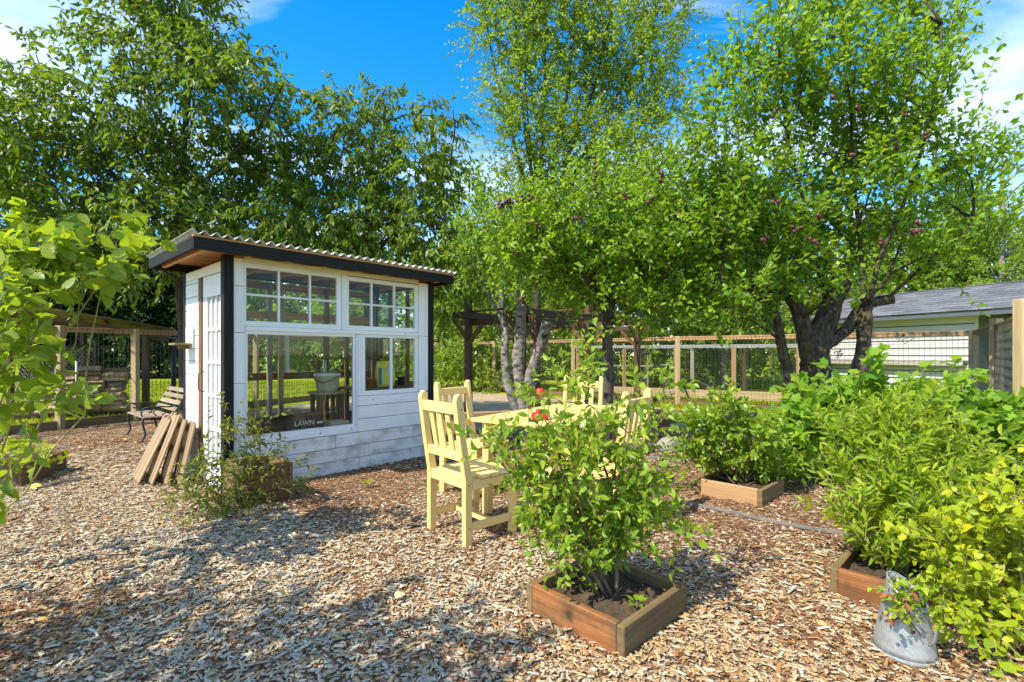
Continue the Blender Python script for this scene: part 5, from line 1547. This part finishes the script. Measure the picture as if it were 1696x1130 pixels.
fruit_tree = make_tree('plum_tree', 'gnarled mossy plum tree with forked trunk before the white outbuilding', 'tree', b6_,
          [b6_, W(1352, 640, q6), W(1350, 590, q6), W(1356, 560, q6), W(1372, 520, q6), W(1384, 480, q6), W(1386, 468, q6)], [.22, .175, .17, .16, .125, .13, .09],
          [([W(1345, 600, q6), W(1332, 550, q6), W(1318, 505, q6), W(1290, 480, q6), W(1240, 478, 6.4), W(1190, 470, 6.2)], .125, .03),
           ([b6_+Vector((-.10, 0, .1)), W(1312, 640, q6), W(1296, 580, q6), W(1286, 525, q6), W(1262, 495, 6.5), W(1225, 480, 6.4)], .075, .04),
           ([W(1360, 575, q6), W(1400, 548, q6), W(1420, 515, q6), W(1440, 490, 6.4)], .085, .05),
           ([b6_+Vector((.25, 0, .05)), W(1412, 650, 6.5), W(1428, 590, 6.5), W(1432, 540, 6.5), W(1438, 505, 6.5), W(1480, 495, 6.4)], .115, .06),
           ([W(1378, 500, q6), W(1350, 430, 6.4), W(1330, 330, 6.3), W(1300, 200, 6.3), W(1290, 60, 6.3)], .035, .008), ([W(1386, 470, q6), W(1360, 410, 6.3), W(1340, 360, 6.2)], .025, .010),
           ([W(1440, 500, 6.4), W(1460, 420, 6.3), W(1500, 330, 6.3), W(1545, 180, 6.2), W(1560, 40, 6.2)], .035, .008), ([W(1470, 495, 6.4), W(1530, 440, 6.2), W(1600, 380, 6.0), W(1610, 360, 6.0)], .025, .008),
           ([W(1430, 500, 6.4), W(1425, 400, 6.4), W(1410, 250, 6.3), W(1420, 60, 6.3)], .035, .008), ([W(1440, 490, 6.4), W(1470, 460, 6.3), W(1500, 380, 6.2)], .025, .01)],
          t6c, LM['plum'], M['bark'], dens=245, Ls=(.35, .85), m=13, leafL=.100, ratio=.60, up=1.0, out=.5, rnd=.35, droop=.05, leaf_down=.15, face_up=.6, twig_r=.005, limb_r=(.02, .007), tb=.0)
# burl on the cut limb
rr = random.Random(3)
bm = bmesh.new(); bmesh.ops.create_icosphere(bm, subdivisions=3, radius=.15)
for v in bm.verts: v.co *= 1+rr.uniform(-.14, .14)
me = bpy.data.meshes.new('burl'); bm.to_mesh(me); bm.free()
bl = link('burl', me, fruit_tree, M['bark']); bl.location = W(1388, 474, q6)-b6_; bl.scale = (1, .9, .8)
# long upright shoots that stand out against the sky
def sky_shoots(root, tips, lm, bark, leafL, ratio, m=20):
    P0 = np.array([tuple(a) for a, b in tips]); E = np.array([tuple(b) for a, b in tips])
    D = unit(E-P0); LL = np.linalg.norm(E-P0, axis=1)
    Lf, path = leaves_on(P0, D, LL, np.zeros(len(tips)), m, leafL, ratio, .03, .05, .6, .3, .8)
    foliage('crown_shoots', root, Lf, T_LEAF, lm)
    V, f = tubes(path-np.array(root.location)[None, None], .006, .002)
    o = link('twigs', np_mesh('twigs', V, f, bark), root); o['kind'] = 'stuff'
sky_shoots(fruit_tree, [(W(1600, 240, 6.2), W(1662, 50, 6.1)), (W(1560, 120, 6.2), W(1605, 10, 6.2)), (W(1215, 170, 6.3), W(1208, 5, 6.3)), (W(1260, 120, 6.3), W(1262, 20, 6.3)), (W(1290, 110, 6.3), W(1290, 10, 6.3)),
                        (W(1340, 110, 6.3), W(1335, -10, 6.2)), (W(1480, 120, 6.3), W(1484, -10, 6.3)), (W(1350, 130, 6.2), W(1330, 60, 6.2)), (W(1540, 300, 6.2), W(1620, 230, 6.0)), (W(1440, 110, 6.2), W(1428, -20, 6.2)), (W(1180, 260, 6.4), W(1165, 150, 6.3)), (W(1190, 330, 6.4), W(1180, 200, 6.3))], LM['plum'], M['stem'], .095, .6)
cherry1 = [o for o in COL.objects if o.name == 'cherry_tree'][0]
sky_shoots(cherry1, [(W(130, 110, 7.8), W(5, 35, 7.6)), (W(150, 120, 7.8), W(95, -10, 7.6)), (W(170, 100, 7.8), W(140, -10, 7.8)), (W(120, 130, 7.8), W(35, 130, 7.6)), (W(320, 80, 8), W(350, -10, 8)), (W(380, 140, 8), W(415, 60, 8)), (W(420, 190, 8), W(480, 120, 8)), (W(60, 190, 7.6), W(0, 110, 7.5)), (W(430, 240, 8), W(520, 170, 8)), (W(240, 60, 8), W(215, -15, 8)), (W(500, 250, 8.3), W(540, 160, 8.3))], LM['cherry'], M['stem'], .16, .38, 18)
cherry2 = [o for o in COL.objects if o.name.startswith('cherry_tree')][-1]
sky_shoots(cherry2, [(W(545, 220, 9), W(540, 140, 9)), (W(600, 210, 9), W(605, 150, 9)), (W(650, 200, 9), W(668, 145, 9)), (W(720, 230, 9), W(755, 150, 9)), (W(740, 290, 9), W(785, 210, 9)), (W(690, 220, 9), W(695, 165, 9)), (W(755, 330, 9), W(800, 260, 9))], LM['cherry'], M['stem'], .15, .36, 16)

# plums on the branches
plum_mesh = bpy.data.meshes.new('plum')
bm = bmesh.new(); bmesh.ops.create_icosphere(bm, subdivisions=2, radius=.020)
for v in bm.verts: v.co.z *= 1.12
bm.to_mesh(plum_mesh); bm.free(); plum_mesh.materials.append(M['fruit'])
plum_mesh.polygons.foreach_set('use_smooth', [True]*len(plum_mesh.polygons))
def plums(root, spots, scale=1.0):
    for px, py, D, n, sx, sy in spots:
        for i in range(n):
            o = bpy.data.objects.new('plum', plum_mesh); COL.objects.link(o); o.parent = root
            o.location = W(px+random.gauss(0, sx), py+random.gauss(0, sy), D+random.uniform(-.06, .06))-root.location
            o.rotation_euler = (random.uniform(-.5, .5), random.uniform(-.5, .5), 0)
            s = scale*random.uniform(.85, 1.15); o.scale = (s, s, s)
plum4 = [o for o in COL.objects if o.name.startswith('plum_tree')][0]
plums(plum4, [(988, 290, 5.85, 6, 3, 12), (985, 268, 5.9, 4, 2, 7), (850, 333, 5.8, 10, 14, 3), (872, 329, 5.8, 8, 10, 3), (835, 340, 5.8, 5, 6, 3), (955, 362, 5.8, 6, 6, 4), (1040, 322, 5.8, 5, 5, 3), (890, 375, 5.8, 6, 8, 5), (1096, 290, 5.8, 6, 3, 8), (1080, 330, 5.8, 3, 5, 3), (1120, 360, 5.8, 4, 4, 4), (900, 425, 5.8, 3, 5, 6)], 1.05)
plums(fruit_tree, [(1287, 180, 5.6, 1, 1, 1), (1412, 258, 5.6, 3, 5, 3), (1502, 190, 5.6, 4, 6, 2), (1535, 222, 5.6, 3, 5, 2), (1476, 240, 5.6, 6, 9, 5), (1440, 280, 5.6, 4, 6, 4), (1222, 303, 5.6, 2, 2, 2), (1285, 333, 5.6, 4, 5, 3), (1268, 400, 5.6, 5, 5, 3), (1322, 378, 5.6, 4, 5, 5), (1515, 378, 5.6, 7, 7, 7), (1358, 358, 5.6, 2, 3, 2), (1347, 400, 5.6, 3, 6, 4), (1465, 402, 5.6, 2, 3, 2), (1280, 190, 5.6, 1, 2, 2), (1380, 160, 5.6, 2, 3, 3), (1418, 175, 5.6, 2, 3, 3)], 1.15)

# background trees -----------------------------------------------------------
def bg_tree(label, px, D, htop, r, lm, bark, lean=0, dens=14, leaf=.20, low=.25, name='woodland_tree', m=12, seed=0, sparse=1.0):
    b = Vector(((px-848)/F*D, D, 0))
    cl = []
    rr = random.Random(seed+int(px))
    n = int(7+htop*1.0)
    for i in range(n):
        f = low+(1-low)*(i+.5)/n
        a = rr.uniform(0, 6.28); q = r*(.75*math.sin(math.pi*min(1, (f-low*.6)/(1.05-low*.6))**.8)+.08)
        s = r*rr.uniform(.42, .62)*(1.15-.5*f)
        cl.append(((b.x+q*math.cos(a)+lean*f, b.y+q*math.sin(a)*.8, f*htop), (s, s, s*.85), sparse))
    cl.append(((b.x+lean, b.y, htop-.3), (r*.3, r*.3, r*.45), sparse))
    make_tree(name, label, 'tree', b, [b, b+Vector((lean*.2, 0, htop*.3)), b+Vector((lean*.6, 0, htop*.65)), b+Vector((lean, 0, htop*.95))], [.16, .13, .09, .03], [], cl, lm, bark,
              group='woodland trees behind the garden', dens=dens, Ls=(.6, 1.3), m=m, leafL=leaf, ratio=.6, up=.35, droop=.2, leaf_down=.25, face_up=.6, twig_r=.008, limb_r=(.05, .015))
bgs = [
 ('dark evergreen mass behind the wood store at the far left', 40, 27, 7.5, 3.4, 'dark', 20, .24),
 ('dark evergreen behind the wood store roof, left of the shed', 190, 26, 7.0, 3.4, 'dark', 20, .24),
 ('dark evergreen behind the left cherry trunk', 320, 27, 7.5, 3.4, 'dark', 20, .24),
 ('woodland tree in shade beyond the lawn, seen over the shed', 460, 28, 8.0, 3.4, 'forest', 16, .22),
 ('green woodland tree behind the rounded cherry', 600, 27, 8.0, 3.3, 'forest', 16, .22),
 ('yellow-green woodland tree between the shed roof and the pergola', 765, 24, 6.6, 2.8, 'birch', 16, .20),
 ('pale leafy woodland tree directly behind the pergola', 890, 23, 7.0, 2.8, 'birch', 16, .20),
 ('leafy woodland tree behind the straight plum trunk', 1010, 24, 8.2, 3.0, 'forest', 16, .20),
 ('bushy yellow-green tree close behind the pergola', 830, 17.5, 6.0, 2.4, 'birch', 18, .16),
 ('bushy tree close behind the straight plum trunk', 1060, 18, 6.6, 2.6, 'birch', 18, .16),
 ('bushy tree close behind the left arm of the gnarled plum', 1200, 17, 6.4, 2.4, 'forest', 18, .16),
 ('bright woodland tree above the poultry run', 1120, 22, 7.6, 2.8, 'birch', 16, .20),
 ('slender woodland tree with pale trunk behind the fruit tree', 1215, 23, 8.8, 2.8, 'forest', 16, .20),
 ('woodland tree behind the forked plum trunk', 1320, 22, 7.8, 2.8, 'birch', 16, .20),
 ('woodland tree rising behind the outbuilding roof', 1480, 27, 8.4, 3.4, 'forest', 16, .22),
 ('shaded woodland tree behind the outbuilding ridge', 1600, 26, 8.8, 3.4, 'forest', 16, .22),
 ('thin-crowned tree at the right edge with bare twigs', 1660, 19, 9.4, 2.6, 'birch', 8, .16),
 ('woodland tree beyond the right fence corner', 1780, 22, 7.2, 3.0, 'forest', 16, .2),
 ('woodland tree at the far left edge above the berry bush', -90, 22, 8.0, 3.2, 'forest', 16, .22),
]
for i, (lb, px, D, ht, r, k, de, lf) in enumerate(bgs):
    bg_tree(lb, px, D, ht, r, LM[k], M['bark_pale'] if k != 'dark' else M['bark_dark'], dens=de*2.5, leaf=lf*1.15, low=.10 if k == 'dark' else .18, seed=i)

# hedges / thicket
def thicket(name, label, boxes, lm, dens, leaf, cat='hedge', tpl=T_DIAMOND, m=8, up=.5):
    cl = []
    for (x0, y0, x1, y1, h, r) in boxes:
        L = math.hypot(x1-x0, y1-y0); n = max(2, int(L/(r*1.1)))
        for i in range(n+1):
            t = i/n
            for z in np.arange(r*.5, h, r*1.1):
                cl.append(((x0+(x1-x0)*t+random.uniform(-.2, .2), y0+(y1-y0)*t+random.uniform(-.3, .3), z*random.uniform(.85, 1.1)), (r, r, r*.8)))
    Lf, path = shoots(cl, dens, (.25, .6), m, leaf, .6, up=up, droop=.1, leaf_down=.3, face_up=.6)
    root = thing(name, label, cat, (boxes[0][0], boxes[0][1], 0))
    foliage('foliage', root, Lf, tpl, lm)
    V, f = tubes(path[::4]-np.array(root.location)[None, None], .006, .003)
    o = link('stems', np_mesh('stems', V, f, M['stem']), root); o['kind'] = 'stuff'
thicket('ivy_hedge', 'ivy and bramble thicket behind the pergola and fence', [(-3.0, 18.0, .3, 15.2, 1.45, .6), (-3.6, 19.6, .6, 17.2, 1.6, .7), (.6, 18.2, 4.2, 19.0, 1.9, .8)], LM['forest'], 55, .12)
thicket('bramble_bank', 'green bramble bank between shed and pergola', [(-2.4, 17.6, -1.2, 16.6, 1.3, .6)], LM['birch'], 55, .11)
thicket('shrub_bank', 'yellow-green shrub bank behind the poultry run', [(4.2, 19.5, 11.5, 18.0, 2.2, .9)], LM['birch'], 40, .15)
thicket('far_wood', 'continuous far woodland edge closing the view behind the trees', [(-44, 38, 30, 34, 8.5, 2.6)], LM['forest'], 14, .36, 'wood')
thicket('shade_shrubs', 'dark shrubs along the far side of the lawn', [(-34, 33, -6, 31, 2.4, 1.5)], LM['dark'], 22, .24)
thicket('laurel_shrub', 'dark leafy shrub beyond the right fence corner', [(11.0, 10.5, 14.5, 11.5, 2.0, .8)], LM['forest'], 40, .13)
thicket('roadside_shrubs', 'green shrubs beside the outbuilding at the right edge', [(17.0, 15.0, 20.5, 19, 3.2, 1.2)], LM['forest'], 26, .18)

# ================================================================== SHRUBS IN THE GARDEN
def bush(name, label, base, clumps, lm, tpl, nleaf=300, stems=9, stem_r=.009, stem_mat=None, cat='shrub', dens=200, Ls=(.15, .3), m=7, leafL=.06, ratio=.5, twig_r=.0022, shoots_extra=None, group=None, hub=.05, **kw):
    root = thing(name, label, cat, base, group=group)
    sm = stem_mat or M['stem']
    rr = random.Random(len(label))
    for i, c in enumerate(clumps[:max(stems, 1)] if stems else []):
        a = rr.uniform(0, 6.28)
        s = Vector(base)+Vector((math.cos(a)*hub, math.sin(a)*hub, 0))
        e = Vector(c[0])
        p = limb_path(s, e, .10, 9, 0, i)
        mb = MB(); mb.tube([q-Vector(base) for q in p], list(np.linspace(stem_r, stem_r*.35, 9)), 7)
        mb.build('stem', sm, root, True)
    Lf, path = shoots(clumps, dens, Ls, m, leafL, ratio, **kw)
    if shoots_extra:
        P0 = np.array([tuple(a) for a, b in shoots_extra]); E = np.array([tuple(b) for a, b in shoots_extra])
        L2, p2 = leaves_on(P0, unit(E-P0), np.linalg.norm(E-P0, axis=1), np.full(len(P0), .15), 12, leafL, ratio, .02, .05, .6, .3, .8)
        Lf = tuple(np.concatenate([a, b]) for a, b in zip(Lf, L2)); path = np.concatenate([path, p2])
    Lf2 = tuple(x[Lf[0][:, 2] > .02] for x in Lf)
    rest = leaf_objects(root, Lf2, tpl, lm, nleaf)
    if len(rest[0]): foliage('foliage', root, rest, tpl, lm)
    V, f = tubes(path-np.array(root.location)[None, None], twig_r, twig_r*.5)
    o = link('twigs', np_mesh('twigs', V, f, sm), root); o['kind'] = 'stuff'
    return root

# main blueberry bush
bb = [(960, 850, .13), (1030, 840, .13), (900, 820, .12), (950, 770, .15), (1020, 770, .14), (885, 760, .12), (985, 715, .10, .55), (920, 715, .09, .5), (1045, 720, .08, .5), (865, 720, .07, .5), (820, 730, .07, .7), (790, 720, .05, .6), (930, 640, .06, .7), (975, 610, .05, .9),
      (1080, 790, .08, .7), (1080, 860, .07, .7), (1120, 880, .06, .7), (985, 575, .04, 1.0), (1110, 640, .04, .9), (1090, 700, .06, .6), (930, 890, .08, .7), (960, 930, .06, .6), (1000, 900, .08), (1050, 650, .05, .5), (880, 650, .05, .6), (960, 660, .06, .6), (950, 905, .09), (1040, 900, .09), (900, 870, .09), (1000, 925, .07), (870, 800, .08), (1060, 820, .09)]
bush('blueberry_bush', 'largest blueberry bush, in the foreground cedar box', (.459, 2.40, .085), px_clumps(bb, 2.42, .17, .95), LM['blueberry'], T_LEAF, 300, 12, .011, None,
     dens=2350, Ls=(.09, .20), m=7, leafL=.054, ratio=.50, up=.4, droop=.1, leaf_down=.1, face_up=.6, shell=.25, hub=.05, tb=.14,
     shoots_extra=[(W(975, 640, 2.4), W(968, 548, 2.35)), (W(960, 650, 2.35), W(905, 590, 2.3)), (W(1075, 720, 2.35), W(1112, 600, 2.3)), (W(1060, 660, 2.4), W(1050, 610, 2.4)), (W(860, 700, 2.3), W(770, 760, 2.25)), (W(900, 660, 2.4), W(850, 640, 2.4)), (W(1080, 850, 2.35), W(1150, 878, 2.3)),
                   (W(940, 900, 2.3), W(935, 970, 2.15)), (W(1060, 800, 2.4), W(1150, 800, 2.45))])
bb2 = [(1230, 760, .19), (1180, 750, .18), (1270, 760, .16), (1150, 720, .16), (1210, 700, .17), (1250, 720, .16), (1200, 670, .09), (1290, 730, .10), (1140, 760, .10), (1265, 790, .10), (1170, 700, .13)]
bush('blueberry_bush', 'low blueberry bush in the planter on the path', (2.036, 4.41, .085), px_clumps(bb2, 4.4, .22), LM['blueberry'], T_LEAF, 300, 10, .010, None,
     dens=1500, Ls=(.10, .22), m=8, leafL=.070, ratio=.50, up=.4, droop=.1, leaf_down=.15, face_up=.6, tb=.10, shoots_extra=[(W(1200, 690, 4.3), W(1205, 645, 4.3)), (W(1260, 720, 4.3), W(1275, 680, 4.3)), (W(1170, 700, 4.3), W(1195, 650, 4.2))])
# lance-leaved bush growing from the third box
ll = [(1455, 874, 0.16), (1525, 864, 0.16), (1565, 814, 0.15), (1485, 794, 0.18), (1425, 814, 0.13), (1545, 754, 0.15), (1465, 734, 0.16), (1405, 754, 0.10), (1595, 774, 0.12), (1505, 704, 0.10), (1575, 894, 0.13), (1485, 934, 0.11), (1425, 894, 0.09), (1395, 844, 0.06, .7), (1605, 854, 0.11), (1465, 954, 0.07), (1435, 944, 0.06), (1515, 954, 0.09), (1545, 934, 0.09)]
ll2 = [(1440, 905, .09), (1470, 935, .08), (1500, 900, .12), (1540, 930, .10), (1570, 900, .12), (1530, 860, .14)]
bush('honeyberry_bush', 'bright lance-leaved bush growing from the planter by the can', (2.044, 2.65, .085), px_clumps(ll, 2.95, .30)+px_clumps(ll2, 2.60, .08), LM['lance'], T_LEAF, 300, 13, .010, M['cane'],
     dens=1350, Ls=(.16, .34), m=11, leafL=.074, ratio=.30, up=1.3, droop=.06, leaf_down=-.1, face_up=.5, shoots_extra=[(W(1450, 760, 2.9), W(1440, 665, 2.9)), (W(1520, 740, 2.9), W(1545, 640, 2.9)), (W(1480, 740, 2.8), W(1470, 690, 2.8)), (W(1560, 770, 2.9), W(1600, 690, 2.9)), (W(1400, 840, 2.9), W(1320, 830, 3.0)), (W(1420, 800, 2.9), W(1345, 790, 3.0)), (W(1580, 830, 2.8), W(1605, 740, 2.8)), (W(1430, 880, 2.8), W(1370, 850, 2.85))])
# currant / thimbleberry with lobed leaves
cl_ = [(1330, 716, 0.30), (1400, 706, 0.33), (1480, 686, 0.33), (1560, 696, 0.33), (1640, 716, 0.34), (1310, 756, 0.24), (1390, 766, 0.28), (1680, 766, 0.31), (1620, 776, 0.31), (1500, 746, 0.30), (1720, 726, 0.34), (1420, 656, 0.19), (1530, 656, 0.19), (1340, 666, 0.17), (1600, 666, 0.19), (1290, 716, 0.14), (1660, 826, 0.26), (1720, 826, 0.34), (1560, 766, 0.26),
       (1450, 622, 0.09, 1.2), (1380, 612, 0.10, 1.0), (1580, 622, 0.09)]
bush('currant_bush', 'big lobed-leaf currant bush under the gnarled plum tree', (3.9, 5.1, 0), px_clumps(cl_, 5.0, .45), LM['currant'], T_LOBE, 300, 16, .012, M['cane'],
     dens=420, Ls=(.16, .34), m=7, leafL=.115, ratio=.95, up=.6, droop=.15, leaf_down=.25, face_up=1.0)
# golden bush at the lower right corner
gg = [(1640, 930, .16), (1690, 900, .18), (1600, 1000, .14), (1660, 1020, .17), (1700, 1080, .2), (1620, 1070, .12), (1590, 940, .12), (1740, 980, .2), (1640, 1110, .12), (1560, 970, .08, .7), (1680, 830, .12), (1745, 860, .2), (1575, 900, .10)]
bush('golden_shrub', 'golden-leaved shrub in the lower right corner', (2.10, 2.10, 0), px_clumps(gg, 2.2, .18), LM['gold'], T_LEAF, 300, 11, .008, M['cane'],
     dens=1500, Ls=(.10, .24), m=9, leafL=.046, ratio=.72, up=.35, droop=.1, leaf_down=.1, face_up=.8,
     shoots_extra=[(W(1600, 1000, 2.1), W(1480, 1015, 2.0)), (W(1620, 900, 2.2), W(1560, 860, 2.2)), (W(1650, 880, 2.2), W(1620, 810, 2.2)), (W(1690, 850, 2.2), W(1660, 790, 2.25))])
# plant in the can
cc = [(1500, 985, .045), (1522, 980, .05), (1492, 1000, .04), (1535, 995, .04), (1510, 1010, .04), (1480, 985, .03)]
can_plant = bush('can_plant', 'little green and rust-brown plant growing in the galvanised can', (1.66, 2.06, .185), px_clumps(cc, 1.98, .03), LM['lance'], T_LEAF, 300, 5, .004, M['cane'],
     dens=4500, Ls=(.03, .06), m=5, leafL=.030, ratio=.70, up=.3, face_up=.8, cat='plant', shoots_extra=[(W(1530, 1030, 1.95), W(1470, 1012, 1.9)), (W(1540, 1010, 1.97), W(1560, 1040, 1.9))])
Ld, pd = shoots(px_clumps([(1495, 985, .04), (1500, 1020, .03)], 1.95, .02), 5000, (.03, .08), 4, .034, .4, up=-.3, leaf_down=.6)
for k in range(0, min(40, len(Ld[0]))):
    me = bpy.data.meshes.get('dry_leaf') or np_mesh('dry_leaf', T_LEAF[0].copy(), T_LEAF[1], M['dry'])
    o = bpy.data.objects.new('dry_leaf', me); COL.objects.link(o); o.parent = can_plant
    a, nn, sd_ = Ld[1][k]*Ld[3][k], Ld[2][k]*Ld[3][k], np.cross(Ld[2][k], Ld[1][k])*Ld[4][k]
    p = Ld[0][k]-np.array(can_plant.location)
    o.matrix_basis = Matrix(((a[0], sd_[0], nn[0], p[0]), (a[1], sd_[1], nn[1], p[1]), (a[2], sd_[2], nn[2], p[2]), (0, 0, 0, 1)))
# herbs trailing from the shed corner planter
hb = [(435, 755, .11), (395, 735, .13), (380, 800, .16), (340, 790, .16), (330, 840, .12), (300, 830, .10), (420, 820, .10), (470, 770, .07), (450, 850, .08), (490, 820, .07), (380, 690, .08, .7), (430, 700, .09, .7), (360, 850, .12), (280, 850, .07, .7), (410, 860, .10)]
bush('herb_plant', 'straggly herb trailing over the planter at the shed corner', (-2.13, 4.27, .19), px_clumps(hb, 3.85, .15), LM['weed'], T_LEAF, 300, 13, .006, M['stem'],
     dens=1150, Ls=(.12, .30), m=9, leafL=.052, ratio=.36, up=.3, droop=.25, leaf_down=.2, face_up=.5, cat='plant', shoots_extra=[(W(440, 740, 4.1), W(418, 620, 4.1)), (W(430, 740, 4.1), W(400, 660, 4.1)), (W(380, 740, 3.9), W(372, 670, 3.9)), (W(345, 760, 3.9), W(345, 670, 4.0)), (W(470, 780, 4.1), W(476, 735, 4.1))])
# berry bush at the left edge
lb_ = [(40, 430, .15), (110, 425, .13), (170, 415, .10), (225, 400, .06), (10, 510, .16), (80, 465, .11), (145, 445, .07), (10, 600, .11), (-40, 480, .2), (-40, 600, .18), (0, 690, .10), (-10, 770, .08), (190, 425, .06), (60, 395, .11), (0, 415, .17), (50, 500, .09, .8), (35, 560, .06, .8)]
bush('bramble_bush', 'broad-leaved berry bush arching in from the left edge', (-3.35, 2.95, 0), px_clumps(lb_, 2.65, .22), LM['berry'], T_PLEAT, 300, 8, .007, M['cane'],
     dens=640, Ls=(.15, .30), m=6, leafL=.100, ratio=.64, up=.2, droop=.2, leaf_down=.35, face_up=1.0,
     shoots_extra=[(W(70, 520, 2.6), W(240, 390, 2.6)), (W(60, 640, 2.5), W(165, 660, 2.4)), (W(40, 700, 2.5), W(60, 770, 2.35)), (W(20, 640, 2.5), W(110, 680, 2.4)), (W(20, 760, 2.5), W(-5, 850, 2.4)), (W(140, 450, 2.6), W(265, 400, 2.6))])
sb = [(20, 770, .14), (60, 760, .12), (0, 750, .16), (85, 770, .07), (30, 750, .15)]
bush('strawberry_patch', 'yellow-green strawberry leaves filling the raised bed at left', (-4.5, 4.8, .12), px_clumps(sb, 4.75, .2, .5), LM['gold'], T_LOBE, 120, 0, .004, M['cane'],
     dens=700, Ls=(.08, .2), m=5, leafL=.07, ratio=.9, up=.6, face_up=1.2, cat='plant', tb=-.3)
# tree outside the frame to the left, whose shade falls over the near chips
off = [(-3.45, 0.53, 3.0), (-2.95, 0.28, 2.7), (-3.95, 0.63, 2.9), (-3.25, 0.13, 3.5), (-2.65, 0.38, 3.1), (-4.15, 0.28, 3.3), (-2.45, 0.03, 2.8), (-3.15, -0.22, 3.0), (-4.45, 0.43, 2.6), (-3.85, -0.12, 3.1), (-4.65, -0.02, 3.0)]
b7_ = Vector((-3.95, -.5, 0))
make_tree('hazel_tree', 'leafy tree just outside the left edge shading the near chips', 'tree', b7_, [b7_, b7_+Vector((.05, 0, 1.2)), b7_+Vector((0, .05, 2.4)), b7_+Vector((.1, 0, 3.8))], [.10, .09, .07, .03], [],
          [(c, (.50, .42, .4)) for c in off], LM['plum'], M['bark_dark'], dens=150, Ls=(.3, .6), m=10, leafL=.10, ratio=.6, limb_r=(.02, .008))

# small seedlings and fallen leaves -----------------------------------------
def litter():
    n = 420
    y = RNG.uniform(1.7, 7.5, n); x = RNG.uniform(-1, 1, n)*(1.1*y+.3)
    ins = np.zeros(n, bool)
    for (x0, y0), (x1, y1) in zip(MULCH, MULCH[1:]+MULCH[:1]):
        ins ^= ((y0 > y) != (y1 > y)) & (x < (x1-x0)*(y-y0)/(y1-y0+1e-9)+x0)
    lx = (x-SHED.x)*U.x+(y-SHED.y)*U.y; ly = (x-SHED.x)*V_.x+(y-SHED.y)*V_.y
    ins &= ~((lx > 0) & (lx < 2.3) & (ly > 0) & (ly < 1.2))
    x, y = x[ins], y[ins]; n = len(x)
    a = RNG.uniform(0, 6.28, n)
    A = unit(np.stack([np.cos(a), np.sin(a), RNG.normal(0, .15, n)], 1)); up = np.array([0, 0, 1.0])+RNG.normal(size=(n, 3))*.25
    N = unit(up-A*np.sum(up*A, 1, keepdims=True)); L = RNG.uniform(.018, .045, n)
    v, f, t = leaf_verts((np.stack([x, y, np.full(n, .026)], 1), A, N, L, L*RNG.uniform(.3, .6, n), RNG.random(n)), T_LEAF)
    tag(link('leaf_litter', np_mesh('leaf_litter', v, f, M['dry'], t)), 'dry brown leaf litter scattered over the chips', 'leaf litter', kind='stuff')
litter()
def seedling(label, p, n=7, s=.035, lm='lance'):
    root = thing('seedling', label, 'plant', (p.x, p.y, p.z))
    a = np.linspace(0, 6.28, n, endpoint=False)+RNG.uniform(-.3, .3, n)
    P = np.array([tuple(p)]*n)+np.stack([np.cos(a)*.012, np.sin(a)*.012, .02+RNG.random(n)*.04], 1)
    A = unit(np.stack([np.cos(a), np.sin(a), np.full(n, .5)], 1)); up = np.array([[0, 0, 1.0]]*n); N = unit(up-A*np.sum(up*A, 1, keepdims=True))
    leaf_objects(root, (P, A, N, np.full(n, s), np.full(n, s*.6), RNG.random(n)*.6), T_LEAF, LM[lm], 99)
    mb = MB(); mb.tube([(0, 0, -.01), (0, 0, .05)], .002, 5); mb.build('stem', M['cane'], root)
seedling('tiny green weed in the soil of the foreground planter', Vector((.56, 2.22, .085)), 9, .04)
seedling('tiny weed in the soil at the left of the foreground planter', Vector((.26, 2.42, .085)), 8, .04)
seedling('small weed growing in the mulch by the shed front', Vector((-1.35, 4.6, .02)), 8, .05)
def fallen(label, p, s, mat, rz, tilt=.15):
    me = np_mesh('fallen_leaf', T_LEAF[0]*np.array([s, s*.7, s]), T_LEAF[1], mat)
    o = link('fallen_leaf', me); o.location = (p.x, p.y, .035); o.rotation_euler = (tilt, -tilt*.5, rz)
    tag(o, label, 'leaf', 'fallen leaves on the chips')
fallen('pale yellow fallen leaf on the chips in the centre foreground', gp(655, 1003), .075, M['pale_leaf'], 1.2)
fallen('orange fallen leaf beside the raised bed corner', gp(46, 815), .10, M['fallen'], .3, .5)
fallen('orange fallen leaf on the chips right of the raised bed', gp(100, 762), .13, M['fallen'], .6, .3)
fallen('small orange fallen leaf below the larger one on the left', gp(122, 782), .10, M['fallen'], 2.0, .3)
fallen('yellow fallen leaf on the chips before the bench', gp(208, 733), .15, M['fallen'], 2.8, .3)
fallen('rust fallen leaf at the foot of the leaning deck panels', gp(256, 800), .11, M['dry'], 1.0, .3)
fallen('small tan fallen leaf in the lower left shade', gp(60, 1040), .045, M['fallen'], .2)
